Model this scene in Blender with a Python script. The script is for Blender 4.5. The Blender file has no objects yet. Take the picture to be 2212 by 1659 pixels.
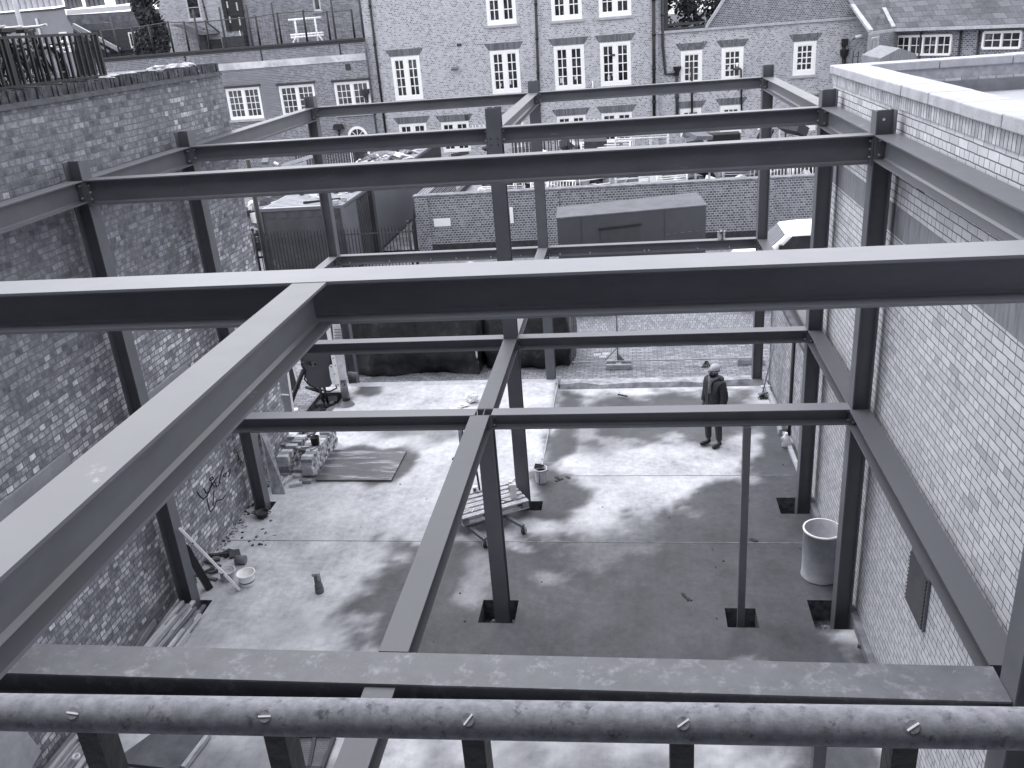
import bpy, bmesh, math, random
from mathutils import Vector, Matrix, noise
random.seed(7)
sc = bpy.context.scene
COL = sc.collection
# ---------------------------------------------------------------- camera
CAM = Vector((1.791, -9.675, 7.499))
YAW, PITCH, ROLL = math.radians(-8.784), math.radians(22.661), math.radians(-4.584)
FOC, PW, PH = 1888.94, 2212.0, 1659.0
cy, sy, cp, sp = math.cos(YAW), math.sin(YAW), math.cos(PITCH), math.sin(PITCH)
fwd = Vector((sy*cp, cy*cp, -sp)); r0 = Vector((cy, -sy, 0)); u0 = r0.cross(fwd)
rgt = r0*math.cos(ROLL) + u0*math.sin(ROLL); upv = -r0*math.sin(ROLL) + u0*math.cos(ROLL)
cam = bpy.data.cameras.new('camera'); camo = bpy.data.objects.new('camera', cam); COL.objects.link(camo)
M = Matrix((rgt, upv, -fwd)).transposed().to_4x4(); M.translation = CAM
camo.matrix_world = M
cam.sensor_fit = 'HORIZONTAL'; cam.sensor_width = 36; cam.lens = FOC/PW*36
cam.clip_start = 0.05; cam.clip_end = 2000
sc.camera = camo
# ---------------------------------------------------------------- sky, sun, exposure (bright overcast)
SUN_EL, SUN_AZ = math.radians(62), math.radians(-55)
w = bpy.data.worlds.new('World'); sc.world = w; w.use_nodes = True
wn, wl = w.node_tree.nodes, w.node_tree.links
wn.clear()
wo = wn.new('ShaderNodeOutputWorld'); bg = wn.new('ShaderNodeBackground'); sky = wn.new('ShaderNodeTexSky')
sky.sky_type = 'NISHITA'; sky.sun_disc = False; sky.sun_elevation = SUN_EL; sky.sun_rotation = SUN_AZ
sky.air_density = 1.0; sky.dust_density = 4.0; sky.ozone_density = 1.0
bw = wn.new('ShaderNodeRGBToBW'); tint = wn.new('ShaderNodeCombineColor')
wl.new(sky.outputs[0], bw.inputs[0])
# cloud cover: evens out the clear-sky gradient
pw = wn.new('ShaderNodeMath'); pw.operation = 'POWER'; pw.inputs[1].default_value = 0.35; wl.new(bw.outputs[0], pw.inputs[0])
pk = wn.new('ShaderNodeMath'); pk.operation = 'MULTIPLY'; pk.inputs[1].default_value = 4.4; wl.new(pw.outputs[0], pk.inputs[0])
for i in range(3):
    m = wn.new('ShaderNodeMath'); m.operation = 'MULTIPLY'; m.inputs[1].default_value = (0.975, 0.985, 1.02)[i]
    wl.new(pk.outputs[0], m.inputs[0]); wl.new(m.outputs[0], tint.inputs[i])
wl.new(tint.outputs[0], bg.inputs[0]); bg.inputs[1].default_value = 0.15
wl.new(bg.outputs[0], wo.inputs[0])
sl = bpy.data.lights.new('sun', 'SUN'); so = bpy.data.objects.new('sun', sl); COL.objects.link(so)
sl.energy = 0.5; sl.angle = math.radians(25); sl.color = (1.0, 0.985, 0.97)
sdir = Vector((math.sin(SUN_AZ)*math.cos(SUN_EL), math.cos(SUN_AZ)*math.cos(SUN_EL), math.sin(SUN_EL)))
so.rotation_euler = (-sdir).to_track_quat('-Z', 'Y').to_euler(); so.location = (0, 0, 40)
vs = sc.view_settings; vs.view_transform = 'Standard'; vs.look = 'None'; vs.exposure = 1.2; vs.gamma = 1; vs.use_curve_mapping = False
sc.cycles.max_bounces = 6; sc.cycles.diffuse_bounces = 3; sc.cycles.glossy_bounces = 3
# ---------------------------------------------------------------- photo pixel -> world point on a plane (survey of the place)
def at(u, v, X=None, Y=None, Z=None):
    d = rgt*((u-PW/2)/FOC) - upv*((v-PH/2)/FOC) + fwd
    if Z is not None: t = (Z-CAM.z)/d.z
    elif Y is not None: t = (Y-CAM.y)/d.y
    else: t = (X-CAM.x)/d.x
    return CAM + d*t
# ---------------------------------------------------------------- mesh helpers
WLOC = {}
class MB:
    def __init__(s): s.v = []; s.f = []; s.m = []; s.mi = 0; s.smooth = []
    def quad(s, *pts, sm=False):
        b = len(s.v); s.v += [Vector(p) for p in pts]; s.f.append(tuple(range(b, b+len(pts)))); s.m.append(s.mi); s.smooth.append(sm)
        return s
    def hexa(s, P):   # 8 points: bottom 4 ccw, top 4 ccw
        b = len(s.v); s.v += [Vector(p) for p in P]
        for f in ((3,2,1,0), (4,5,6,7), (0,1,5,4), (1,2,6,5), (2,3,7,6), (3,0,4,7)):
            s.f.append(tuple(b+i for i in f)); s.m.append(s.mi); s.smooth.append(False)
        return s
    def box(s, x0, x1, y0, y1, z0, z1):
        if x0 > x1: x0, x1 = x1, x0
        if y0 > y1: y0, y1 = y1, y0
        if z0 > z1: z0, z1 = z1, z0
        return s.hexa([(x0,y0,z0),(x1,y0,z0),(x1,y1,z0),(x0,y1,z0),(x0,y0,z1),(x1,y0,z1),(x1,y1,z1),(x0,y1,z1)])
    def obox(s, c, size, rot=(0,0,0)):
        from mathutils import Euler
        R = Euler(rot).to_matrix(); c = Vector(c); a = [x/2 for x in size]
        P = [(-a[0],-a[1],-a[2]),(a[0],-a[1],-a[2]),(a[0],a[1],-a[2]),(-a[0],a[1],-a[2]),(-a[0],-a[1],a[2]),(a[0],-a[1],a[2]),(a[0],a[1],a[2]),(-a[0],a[1],a[2])]
        return s.hexa([c + R @ Vector(p) for p in P])
    def bar(s, p0, p1, wdt, hgt, up=(0,0,1)):   # rectangular bar along p0-p1
        p0, p1 = Vector(p0), Vector(p1); d = (p1-p0).normalized(); up = Vector(up)
        if abs(d.dot(up)) > 0.99: up = Vector((0,1,0))
        sd = d.cross(up).normalized(); u = sd.cross(d)
        a, b = sd*wdt/2, u*hgt/2
        return s.hexa([p0-a-b, p0+a-b, p1+a-b, p1-a-b, p0-a+b, p0+a+b, p1+a+b, p1-a+b])
    def tube(s, pts, r, n=8, cap=True):
        pts = [Vector(p) for p in pts]; rs = r if isinstance(r, (list, tuple)) else [r]*len(pts)
        b = len(s.v); up = Vector((0,0,1)); prev = None
        for i, p in enumerate(pts):
            d = (pts[min(i+1, len(pts)-1)] - pts[max(i-1, 0)]).normalized()
            if prev is None:
                a = d.orthogonal().normalized()
            else:
                a = (prev - d*prev.dot(d))
                a = a.normalized() if a.length > 1e-6 else d.orthogonal().normalized()
            prev = a; c = d.cross(a)
            for k in range(n):
                t = 2*math.pi*(k+.5)/n; s.v.append(p + (a*math.cos(t) + c*math.sin(t))*rs[i])
        for i in range(len(pts)-1):
            for k in range(n):
                k2 = (k+1) % n
                s.f.append((b+i*n+k, b+i*n+k2, b+(i+1)*n+k2, b+(i+1)*n+k)); s.m.append(s.mi); s.smooth.append(n > 5)
        if cap:
            s.f.append(tuple(b+k for k in reversed(range(n)))); s.m.append(s.mi); s.smooth.append(False)
            e = b+(len(pts)-1)*n; s.f.append(tuple(e+k for k in range(n))); s.m.append(s.mi); s.smooth.append(False)
        return s
    def lathe(s, c, prof, n=20, sx=1, sy=1, tilt=None):   # prof: (r,z) list
        c = Vector(c); b = len(s.v)
        for r, z in prof:
            for k in range(n):
                t = 2*math.pi*k/n; p = Vector((r*math.cos(t)*sx, r*math.sin(t)*sy, z))
                if tilt is not None: p = tilt @ p
                s.v.append(c+p)
        for i in range(len(prof)-1):
            for k in range(n):
                k2 = (k+1) % n
                s.f.append((b+i*n+k, b+i*n+k2, b+(i+1)*n+k2, b+(i+1)*n+k)); s.m.append(s.mi); s.smooth.append(True)
        return s
    def prism(s, pts, off):     # polygon extruded by a vector
        pts = [Vector(p) for p in pts]; off = Vector(off); n = len(pts); b = len(s.v)
        s.v += pts + [p+off for p in pts]
        s.f.append(tuple(b+i for i in reversed(range(n)))); s.m.append(s.mi); s.smooth.append(False)
        s.f.append(tuple(b+n+i for i in range(n))); s.m.append(s.mi); s.smooth.append(False)
        for i in range(n):
            j = (i+1) % n; s.f.append((b+i, b+j, b+n+j, b+n+i)); s.m.append(s.mi); s.smooth.append(False)
        return s
    def build(s, name, mat, parent=None, bevel=0):
        if parent is not None: org = WLOC[parent.name]
        else:
            xs = [v.x for v in s.v]; ys = [v.y for v in s.v]; zs = [v.z for v in s.v]
            org = Vector(((min(xs)+max(xs))/2, (min(ys)+max(ys))/2, min(zs)))
        me = bpy.data.meshes.new(name); me.from_pydata([v-org for v in s.v], [], s.f)
        bm = bmesh.new(); bm.from_mesh(me); bmesh.ops.recalc_face_normals(bm, faces=bm.faces); bm.to_mesh(me); bm.free()
        for mm in (mat if isinstance(mat, (list, tuple)) else [mat]): me.materials.append(mm)
        me.polygons.foreach_set('material_index', s.m); me.polygons.foreach_set('use_smooth', s.smooth); me.update()
        o = bpy.data.objects.new(name, me); COL.objects.link(o)
        if parent is not None: o.parent = parent
        else: o.location = org
        WLOC[o.name] = org
        if bevel:
            bv = o.modifiers.new('bevel', 'BEVEL'); bv.width = bevel; bv.segments = 2; bv.limit_method = 'ANGLE'; bv.angle_limit = math.radians(40)
        return o
def tag(o, label, cat, group=None, kind=None):
    o['kind'] = kind or 'thing'
    if label: o['label'] = label
    if cat: o['category'] = cat
    if group: o['group'] = group
    return o
def struct(o): o['kind'] = 'structure'; return o
def empty(name, loc, label, cat, group=None):
    o = bpy.data.objects.new(name, None); COL.objects.link(o); o.location = loc; WLOC[o.name] = Vector(loc); o.empty_display_size = .1
    return tag(o, label, cat, group)
def copy_tree(o, delta, rz=0):
    def rec(a, par):
        c = a.copy(); COL.objects.link(c)
        if par is not None: c.parent = par
        WLOC[c.name] = WLOC[a.name] + Vector(delta)
        for ch in list(a.children): rec(ch, c)
        return c
    c = rec(o, None); c.location = o.location + Vector(delta); c.rotation_euler.z += rz
    return c
# ---------------------------------------------------------------- materials (all greys carry the print's cool tone)
def g(v, a=1.0):
    k = 1-min(v, 1)
    return (v*(1-.07*k), v*(1-.03*k), v*(1+.13*k), a)
def mat(name, v=.2,  rough=.7, spec=.4, metal=0.0, nscale=6, namp=.25, bump=0.0, bscale=40, speck=None, nstretch=(1,1,1), top_light=None):
    m = bpy.data.materials.new(name); m.use_nodes = True; n, l = m.node_tree.nodes, m.node_tree.links
    b = n['Principled BSDF']; b.inputs['Roughness'].default_value = rough; b.inputs['Specular IOR Level'].default_value = spec; b.inputs['Metallic'].default_value = metal
    geo = n.new('ShaderNodeNewGeometry'); mp = n.new('ShaderNodeMapping'); mp.inputs['Scale'].default_value = nstretch
    l.new(geo.outputs['Position'], mp.inputs[0])
    nz = n.new('ShaderNodeTexNoise'); nz.inputs['Scale'].default_value = nscale; nz.inputs['Detail'].default_value = 6; nz.inputs['Roughness'].default_value = .65
    l.new(mp.outputs[0], nz.inputs['Vector'])
    rp = n.new('ShaderNodeValToRGB'); rp.color_ramp.elements[0].position = .3; rp.color_ramp.elements[1].position = .7
    rp.color_ramp.elements[0].color = g(v*(1-namp)); rp.color_ramp.elements[1].color = g(min(1, v*(1+namp)))
    l.new(nz.outputs[0], rp.inputs[0]); src = rp.outputs[0]
    if top_light:    # sky light on faces that look up, put into the colour
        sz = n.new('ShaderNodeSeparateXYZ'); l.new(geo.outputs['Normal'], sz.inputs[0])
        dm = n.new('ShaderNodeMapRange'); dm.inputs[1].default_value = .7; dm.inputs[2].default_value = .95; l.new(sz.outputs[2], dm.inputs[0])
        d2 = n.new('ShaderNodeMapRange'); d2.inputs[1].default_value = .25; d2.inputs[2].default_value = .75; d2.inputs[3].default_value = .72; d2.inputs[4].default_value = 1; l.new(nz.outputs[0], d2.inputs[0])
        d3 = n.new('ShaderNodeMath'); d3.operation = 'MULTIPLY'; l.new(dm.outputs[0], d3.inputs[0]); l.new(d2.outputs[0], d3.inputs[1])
        mx = n.new('ShaderNodeMix'); mx.data_type = 'RGBA'; l.new(d3.outputs[0], mx.inputs[0]); l.new(src, mx.inputs[6]); mx.inputs[7].default_value = g(top_light); src = mx.outputs[2]
    if speck:   # (value, scale, lo, hi): scuffs or stains of another tone
        n2 = n.new('ShaderNodeTexNoise'); n2.inputs['Scale'].default_value = speck[1]; n2.inputs['Detail'].default_value = 9; n2.inputs['Roughness'].default_value = .75
        l.new(mp.outputs[0], n2.inputs['Vector'])
        r2 = n.new('ShaderNodeValToRGB'); r2.color_ramp.elements[0].position = speck[2]; r2.color_ramp.elements[1].position = speck[3]
        l.new(n2.outputs[0], r2.inputs[0])
        mx = n.new('ShaderNodeMix'); mx.data_type = 'RGBA'; l.new(r2.outputs[0], mx.inputs[0]); l.new(src, mx.inputs[6]); mx.inputs[7].default_value = g(speck[0])
        src = mx.outputs[2]
    l.new(src, b.inputs['Base Color'])
    rr = n.new('ShaderNodeMapRange'); rr.inputs[3].default_value = max(0, rough-.08); rr.inputs[4].default_value = min(1, rough+.08); l.new(nz.outputs[0], rr.inputs[0]); l.new(rr.outputs[0], b.inputs['Roughness'])
    if bump:
        n3 = n.new('ShaderNodeTexNoise'); n3.inputs['Scale'].default_value = bscale; n3.inputs['Detail'].default_value = 4; l.new(mp.outputs[0], n3.inputs['Vector'])
        bp = n.new('ShaderNodeBump'); bp.inputs['Strength'].default_value = bump; bp.inputs['Distance'].default_value = .02; l.new(n3.outputs[0], bp.inputs['Height']); l.new(bp.outputs[0], b.inputs['Normal'])
    return m
def brick(name, axis, bwid, bh, mort, tones, mcol, squash=1.0, sfreq=2, offset=.5, warp=.004, stain=None, msmooth=.1, bump=.35, tonenoise=.25, zones=None, low=None):
    """tones: ramp stops (pos,value) over a random number per brick; stain: (value,scale,lo,hi)"""
    m = bpy.data.materials.new(name); m.use_nodes = True; n, l = m.node_tree.nodes, m.node_tree.links
    b = n['Principled BSDF']; b.inputs['Roughness'].default_value = .9; b.inputs['Specular IOR Level'].default_value = .2
    geo = n.new('ShaderNodeNewGeometry'); sep = n.new('ShaderNodeSeparateXYZ'); l.new(geo.outputs['Position'], sep.inputs[0])
    cmb = n.new('ShaderNodeCombineXYZ')
    if axis == 'h':      # flat tops: x,y
        l.new(sep.outputs[0], cmb.inputs[0]); l.new(sep.outputs[1], cmb.inputs[1])
    else:
        l.new(sep.outputs[0 if axis == 'x' else 1], cmb.inputs[0]); l.new(sep.outputs[2], cmb.inputs[1])
    nw = n.new('ShaderNodeTexNoise'); nw.inputs['Scale'].default_value = 5; nw.inputs['Detail'].default_value = 3; l.new(geo.outputs['Position'], nw.inputs['Vector'])
    sub = n.new('ShaderNodeVectorMath'); sub.operation = 'SUBTRACT'; l.new(nw.outputs['Color'], sub.inputs[0]); sub.inputs[1].default_value = (.5,.5,.5)
    scl = n.new('ShaderNodeVectorMath'); scl.operation = 'SCALE'; scl.inputs['Scale'].default_value = warp*4; l.new(sub.outputs[0], scl.inputs[0])
    add = n.new('ShaderNodeVectorMath'); l.new(cmb.outputs[0], add.inputs[0]); l.new(scl.outputs[0], add.inputs[1])
    bt = n.new('ShaderNodeTexBrick'); bt.offset = offset; bt.squash = squash; bt.squash_frequency = sfreq
    l.new(add.outputs[0], bt.inputs['Vector'])
    bt.inputs['Color1'].default_value = (0,0,0,1); bt.inputs['Color2'].default_value = (1,1,1,1); bt.inputs['Mortar'].default_value = (.5,.5,.5,1)
    bt.inputs['Scale'].default_value = 1; bt.inputs['Mortar Size'].default_value = mort; bt.inputs['Mortar Smooth'].default_value = msmooth
    bt.inputs['Brick Width'].default_value = bwid; bt.inputs['Row Height'].default_value = bh
    nz = n.new('ShaderNodeTexNoise'); nz.inputs['Scale'].default_value = 14; nz.inputs['Detail'].default_value = 6; l.new(geo.outputs['Position'], nz.inputs['Vector'])
    val = bt.outputs['Color']
    if zones:            # shifts the tone over broad areas (repairs and cleaner courses)
        zs_, lo, hi = zones
        nb = n.new('ShaderNodeTexNoise'); nb.inputs['Scale'].default_value = zs_; nb.inputs['Detail'].default_value = 2; l.new(geo.outputs['Position'], nb.inputs['Vector'])
        mr = n.new('ShaderNodeMapRange'); mr.inputs[1].default_value = .3; mr.inputs[2].default_value = .7; mr.inputs[3].default_value = lo; mr.inputs[4].default_value = hi; l.new(nb.outputs[0], mr.inputs[0])
        ma = n.new('ShaderNodeMath'); ma.operation = 'ADD'; l.new(val, ma.inputs[0]); l.new(mr.outputs[0], ma.inputs[1]); ma.use_clamp = True; val = ma.outputs[0]
    rp = n.new('ShaderNodeValToRGB'); els = rp.color_ramp.elements
    els[0].position, els[0].color = tones[0][0], g(tones[0][1]); els[1].position, els[1].color = tones[-1][0], g(tones[-1][1])
    for p, v in tones[1:-1]: e = els.new(p); e.color = g(v)
    l.new(val, rp.inputs[0])
    tone = rp.outputs[0]
    if low:              # the lower courses are of more mixed bricks: (z from, z to, tones)
        r2_ = n.new('ShaderNodeValToRGB'); e2_ = r2_.color_ramp.elements
        e2_[0].position, e2_[0].color = low[2][0][0], g(low[2][0][1]); e2_[1].position, e2_[1].color = low[2][-1][0], g(low[2][-1][1])
        for p, v in low[2][1:-1]: e = e2_.new(p); e.color = g(v)
        l.new(bt.outputs['Color'], r2_.inputs[0])
        nl = n.new('ShaderNodeTexNoise'); nl.inputs['Scale'].default_value = .9; nl.inputs['Detail'].default_value = 3; l.new(geo.outputs['Position'], nl.inputs['Vector'])
        ml = n.new('ShaderNodeMath'); ml.operation = 'MULTIPLY_ADD'; ml.inputs[1].default_value = 3.0; l.new(nl.outputs[0], ml.inputs[0]); l.new(sep.outputs[2], ml.inputs[2])
        mz = n.new('ShaderNodeMapRange'); mz.inputs[1].default_value = low[1]+1.5; mz.inputs[2].default_value = low[0]+1.5; l.new(ml.outputs[0], mz.inputs[0])
        mm = n.new('ShaderNodeMix'); mm.data_type = 'RGBA'; l.new(mz.outputs[0], mm.inputs[0]); l.new(tone, mm.inputs[6]); l.new(r2_.outputs[0], mm.inputs[7]); tone = mm.outputs[2]
    mr2 = n.new('ShaderNodeMapRange'); mr2.inputs[1].default_value = .25; mr2.inputs[2].default_value = .75; mr2.inputs[3].default_value = 1-tonenoise; mr2.inputs[4].default_value = 1+tonenoise; l.new(nz.outputs[0], mr2.inputs[0])
    vm = n.new('ShaderNodeVectorMath'); vm.operation = 'SCALE'; l.new(tone, vm.inputs[0]); l.new(mr2.outputs[0], vm.inputs['Scale'])
    mx = n.new('ShaderNodeMix'); mx.data_type = 'RGBA'; l.new(bt.outputs['Fac'], mx.inputs[0]); l.new(vm.outputs[0], mx.inputs[6]); mx.inputs[7].default_value = g(mcol)
    src = mx.outputs[2]
    if stain:
        mp = n.new('ShaderNodeMapping'); mp.inputs['Scale'].default_value = (1,1,.45); l.new(geo.outputs['Position'], mp.inputs[0])
        n2 = n.new('ShaderNodeTexNoise'); n2.inputs['Scale'].default_value = stain[1]; n2.inputs['Detail'].default_value = 7; n2.inputs['Roughness'].default_value = .6; l.new(mp.outputs[0], n2.inputs['Vector'])
        r2 = n.new('ShaderNodeValToRGB'); r2.color_ramp.elements[0].position = stain[2]; r2.color_ramp.elements[1].position = stain[3]; l.new(n2.outputs[0], r2.inputs[0])
        sm = n.new('ShaderNodeMath'); sm.operation = 'MULTIPLY'; sm.inputs[1].default_value = stain[4]; l.new(r2.outputs[0], sm.inputs[0])
        m2 = n.new('ShaderNodeMix'); m2.data_type = 'RGBA'; l.new(sm.outputs[0], m2.inputs[0]); l.new(src, m2.inputs[6]); m2.inputs[7].default_value = g(stain[0]); src = m2.outputs[2]
    l.new(src, b.inputs['Base Color'])
    if bump:
        hm = n.new('ShaderNodeMath'); hm.operation = 'MULTIPLY_ADD'; hm.inputs[1].default_value = -1; l.new(bt.outputs['Fac'], hm.inputs[0]); l.new(nz.outputs[0], hm.inputs[2])
        bp = n.new('ShaderNodeBump'); bp.inputs['Strength'].default_value = bump; bp.inputs['Distance'].default_value = .012; l.new(hm.outputs[0], bp.inputs['Height']); l.new(bp.outputs[0], b.inputs['Normal'])
    return m
STEEL = mat('steel_primer', .12, .45, .5, nscale=3, namp=.12, speck=(.22, 7, .68, .8), top_light=.08)  # one primer in copies; each beam's share of sky light is in the colour
STEELB = mat('steel_primer_toplit', .12, .45, .5, nscale=3, namp=.14, speck=(.3, 6, .66, .8), top_light=.155)
STEELU = mat('steel_primer_upper_lit', .15, .38, .55, nscale=2.5, namp=.14, speck=(.36, 3.2, .62, .76), top_light=.1, nstretch=(1,1,3))
STEELC = mat('steel_primer_centre_lit', .11, .5, .45, nscale=3, namp=.14, speck=(.2, 6, .64, .8), top_light=.1)
STEELG = mat('steel_primer_girder', .25, .42, .5, nscale=2.5, namp=.12, speck=(.33, 3.2, .66, .8), top_light=.18, nstretch=(1,1,3))
STEELW = mat('steel_scuffed', .11, .5, .5, nscale=4, namp=.2, speck=(.27, 6.5, .53, .74))
STEELD = mat('steel_plate_dark', .06, .5, .4, namp=.2)
BOLT = mat('zinc_bolt', .4, .35, .6, metal=.4)
RAILM = mat('galvanised_worn', .21, .9, .15, nscale=60, namp=.3, speck=(.085, 48, .55, .66), bump=.06, bscale=200)
RAILD = mat('railing_dark_paint', .02, .55, .4, nscale=30, namp=.4, bump=.2, bscale=60)
WHITE = mat('white_paint', .88, .45, .4, namp=.05)
WHITEM = mat('white_plastic', .8, .4, .4, namp=.1, nscale=12)
DIRTYW = mat('dirty_white', .55, .6, .3, namp=.3, nscale=14, speck=(.12, 14, .6, .72))
CONC = mat('concrete_pale', .4, .85, .2, namp=.25, nscale=5, bump=.2, speck=(.2, 3, .55, .75))
STONE = mat('stone_coping', .42, .85, .2, namp=.18, nscale=4, bump=.25, speck=(.22, 2.6, .58, .75))
STONED = mat('stone_dark', .12, .9, .2, namp=.35, nscale=7, bump=.4, bscale=25)
BLACK = mat('black_paint', .018, .45, .4, namp=.3)
DARK = mat('dark_grey', .05, .6, .35, namp=.3)
MID = mat('mid_grey', .16, .65, .3, namp=.25)
WOOD = mat('weathered_wood', .26, .8, .2, namp=.45, nscale=9, nstretch=(1,1,1), bump=.2)
WOODL = mat('pale_pallet_wood', .46, .8, .2, namp=.35, nscale=14, bump=.2)
WOODD = mat('dark_wood', .07, .8, .2, namp=.5, nscale=10, bump=.2)
GLASS = mat('window_glass', .035, .08, .6, nscale=1.7, namp=.95, speck=(.14, 1.1, .56, .6))
FELT = mat('roof_felt', .09, .9, .2, namp=.3, nscale=5, speck=(.2, 3, .6, .7))
LEAF = mat('foliage', .035, .7, .3, namp=.6, nscale=3)
LEAF2 = mat('foliage_light', .075, .7, .3, namp=.6, nscale=2)
TARP = mat('dark_tarpaulin', .022, .5, .45, namp=.5, nscale=5, bump=.8, bscale=7, speck=(.13, 5, .58, .75))
EOFM = 0
# ================================================================ THE SETTING: ground, slab, street
SZ = -0.17                                    # street level, a little below the slab
def fz(x, y): return -0.17*min(1, (y-3.95)/4.1) if (x > .06 and y > 3.95) else 0.0
YB = 8.12
gm = mat('earth', .09, .95, .1, namp=.3, nscale=.5, bump=.2)
b = MB()
for x0, x1, y0, y1 in ((-400,-5.3,-60,900), (4.9,400,-60,900), (-5.3,4.9,20.5,900), (-5.3,4.9,-60,-14)): b.quad((x0,y0,-.42),(x1,y0,-.42),(x1,y1,-.42),(x0,y1,-.42))
struct(b.build('ground', gm))
def rect(*px, Z=0):
    P = [at(u, v, Z=Z) for u, v in px]; xs = [p.x for p in P]; ys = [p.y for p in P]
    return min(xs), max(xs), min(ys), max(ys)
PITS = [rect((1048,1298),(1119,1346)), rect((1566,1317),(1634,1356)), (4.02,4.52,-.16,.36), (3.98,4.5,2.62,3.06), (-.22,.17,2.66,3.02),
        (-4.86,-4.42,-.2,.24), (-4.8,-4.5,2.72,3.0), (-.3,.14,8.06,8.34), (-5.3,-4.66,5.4,7.8)]
def snap(v): return round(v/.1)*.1
PITS = [tuple(snap(v) for v in p) for p in PITS]
def polyd(p, poly):    # signed distance, inside positive
    x, y = p; ins = False; dm = 1e9; n = len(poly)
    for i in range(n):
        (x1, y1), (x2, y2) = poly[i], poly[(i+1) % n]
        if (y1 > y) != (y2 > y) and x < (x2-x1)*(y-y1)/(y2-y1)+x1: ins = not ins
        dx, dy = x2-x1, y2-y1; t = max(0, min(1, ((x-x1)*dx+(y-y1)*dy)/(dx*dx+dy*dy+1e-12)))
        dm = min(dm, math.hypot(x-x1-t*dx, y-y1-t*dy))
    return dm if ins else -dm
# wet, damp and other dark areas of the slab (traced, then broken up with noise)
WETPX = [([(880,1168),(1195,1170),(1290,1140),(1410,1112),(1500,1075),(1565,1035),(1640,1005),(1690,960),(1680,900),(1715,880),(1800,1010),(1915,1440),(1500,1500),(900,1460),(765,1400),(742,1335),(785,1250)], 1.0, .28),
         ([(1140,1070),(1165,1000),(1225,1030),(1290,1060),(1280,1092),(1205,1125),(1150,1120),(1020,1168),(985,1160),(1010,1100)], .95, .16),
         ([(1206,828),(1262,838),(1255,920),(1232,1010),(1165,1010)], .85, .1),  # dark strip along the low side of the step
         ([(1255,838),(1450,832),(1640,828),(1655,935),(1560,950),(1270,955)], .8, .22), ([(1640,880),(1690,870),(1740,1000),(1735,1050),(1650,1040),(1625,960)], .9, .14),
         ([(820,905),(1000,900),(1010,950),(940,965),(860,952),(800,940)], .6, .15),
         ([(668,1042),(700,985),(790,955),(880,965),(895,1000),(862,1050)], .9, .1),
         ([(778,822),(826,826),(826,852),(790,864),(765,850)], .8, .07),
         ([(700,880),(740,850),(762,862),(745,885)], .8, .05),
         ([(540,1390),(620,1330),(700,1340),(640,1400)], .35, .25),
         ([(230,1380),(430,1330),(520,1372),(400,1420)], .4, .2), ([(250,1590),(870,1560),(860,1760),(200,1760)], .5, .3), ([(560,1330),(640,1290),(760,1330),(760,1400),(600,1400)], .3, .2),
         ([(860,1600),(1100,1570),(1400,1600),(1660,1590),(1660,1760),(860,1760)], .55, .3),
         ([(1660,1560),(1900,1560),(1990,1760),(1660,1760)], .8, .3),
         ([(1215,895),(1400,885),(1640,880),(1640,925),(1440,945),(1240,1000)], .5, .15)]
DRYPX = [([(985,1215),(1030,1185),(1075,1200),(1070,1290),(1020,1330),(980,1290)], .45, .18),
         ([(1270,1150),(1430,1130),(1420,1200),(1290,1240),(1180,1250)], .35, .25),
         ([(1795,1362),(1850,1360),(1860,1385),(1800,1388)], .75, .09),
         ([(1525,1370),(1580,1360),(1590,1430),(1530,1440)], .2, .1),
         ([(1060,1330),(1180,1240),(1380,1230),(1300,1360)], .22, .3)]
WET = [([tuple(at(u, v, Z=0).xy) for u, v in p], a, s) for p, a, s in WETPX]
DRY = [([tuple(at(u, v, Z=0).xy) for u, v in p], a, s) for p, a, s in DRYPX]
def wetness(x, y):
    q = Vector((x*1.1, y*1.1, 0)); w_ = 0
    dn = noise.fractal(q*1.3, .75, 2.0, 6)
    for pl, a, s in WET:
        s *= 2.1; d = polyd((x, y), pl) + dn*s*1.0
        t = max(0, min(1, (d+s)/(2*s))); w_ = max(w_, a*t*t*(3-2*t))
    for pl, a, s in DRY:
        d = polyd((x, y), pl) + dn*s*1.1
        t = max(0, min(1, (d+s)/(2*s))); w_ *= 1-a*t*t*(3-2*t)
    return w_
xs = [round(-5.3+.1*i, 3) for i in range(int((4.9+5.3)/.1)+1)]; ys = [round(-9.9+.1*i, 3) for i in range(int((8.1+9.9)/.1)+1)]
vid = {}; V = []; F = []; W_ = []
def gv(i, j):
    if (i, j) not in vid:
        x, y = xs[i], ys[j]; vid[(i, j)] = len(V); V.append((x, y, fz(x, y)))
        W_.append(wetness(x, y))
    return vid[(i, j)]
for i in range(len(xs)-1):
    for j in range(len(ys)-1):
        cx, cy_ = xs[i]+.05, ys[j]+.05
        if any(p[0] < cx < p[1] and p[2] < cy_ < p[3] for p in PITS): continue
        F.append((gv(i,j), gv(i+1,j), gv(i+1,j+1), gv(i,j+1)))
me = bpy.data.meshes.new('concrete_floor'); me.from_pydata(V, [], F)
at_ = me.attributes.new('wet', 'FLOAT', 'POINT'); at_.data.foreach_set('value', W_)
me.polygons.foreach_set('use_smooth', [abs(sum(V[k][2] for k in f)) < 9 for f in F])
fl = bpy.data.objects.new('concrete_floor', me); COL.objects.link(fl); struct(fl)
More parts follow.
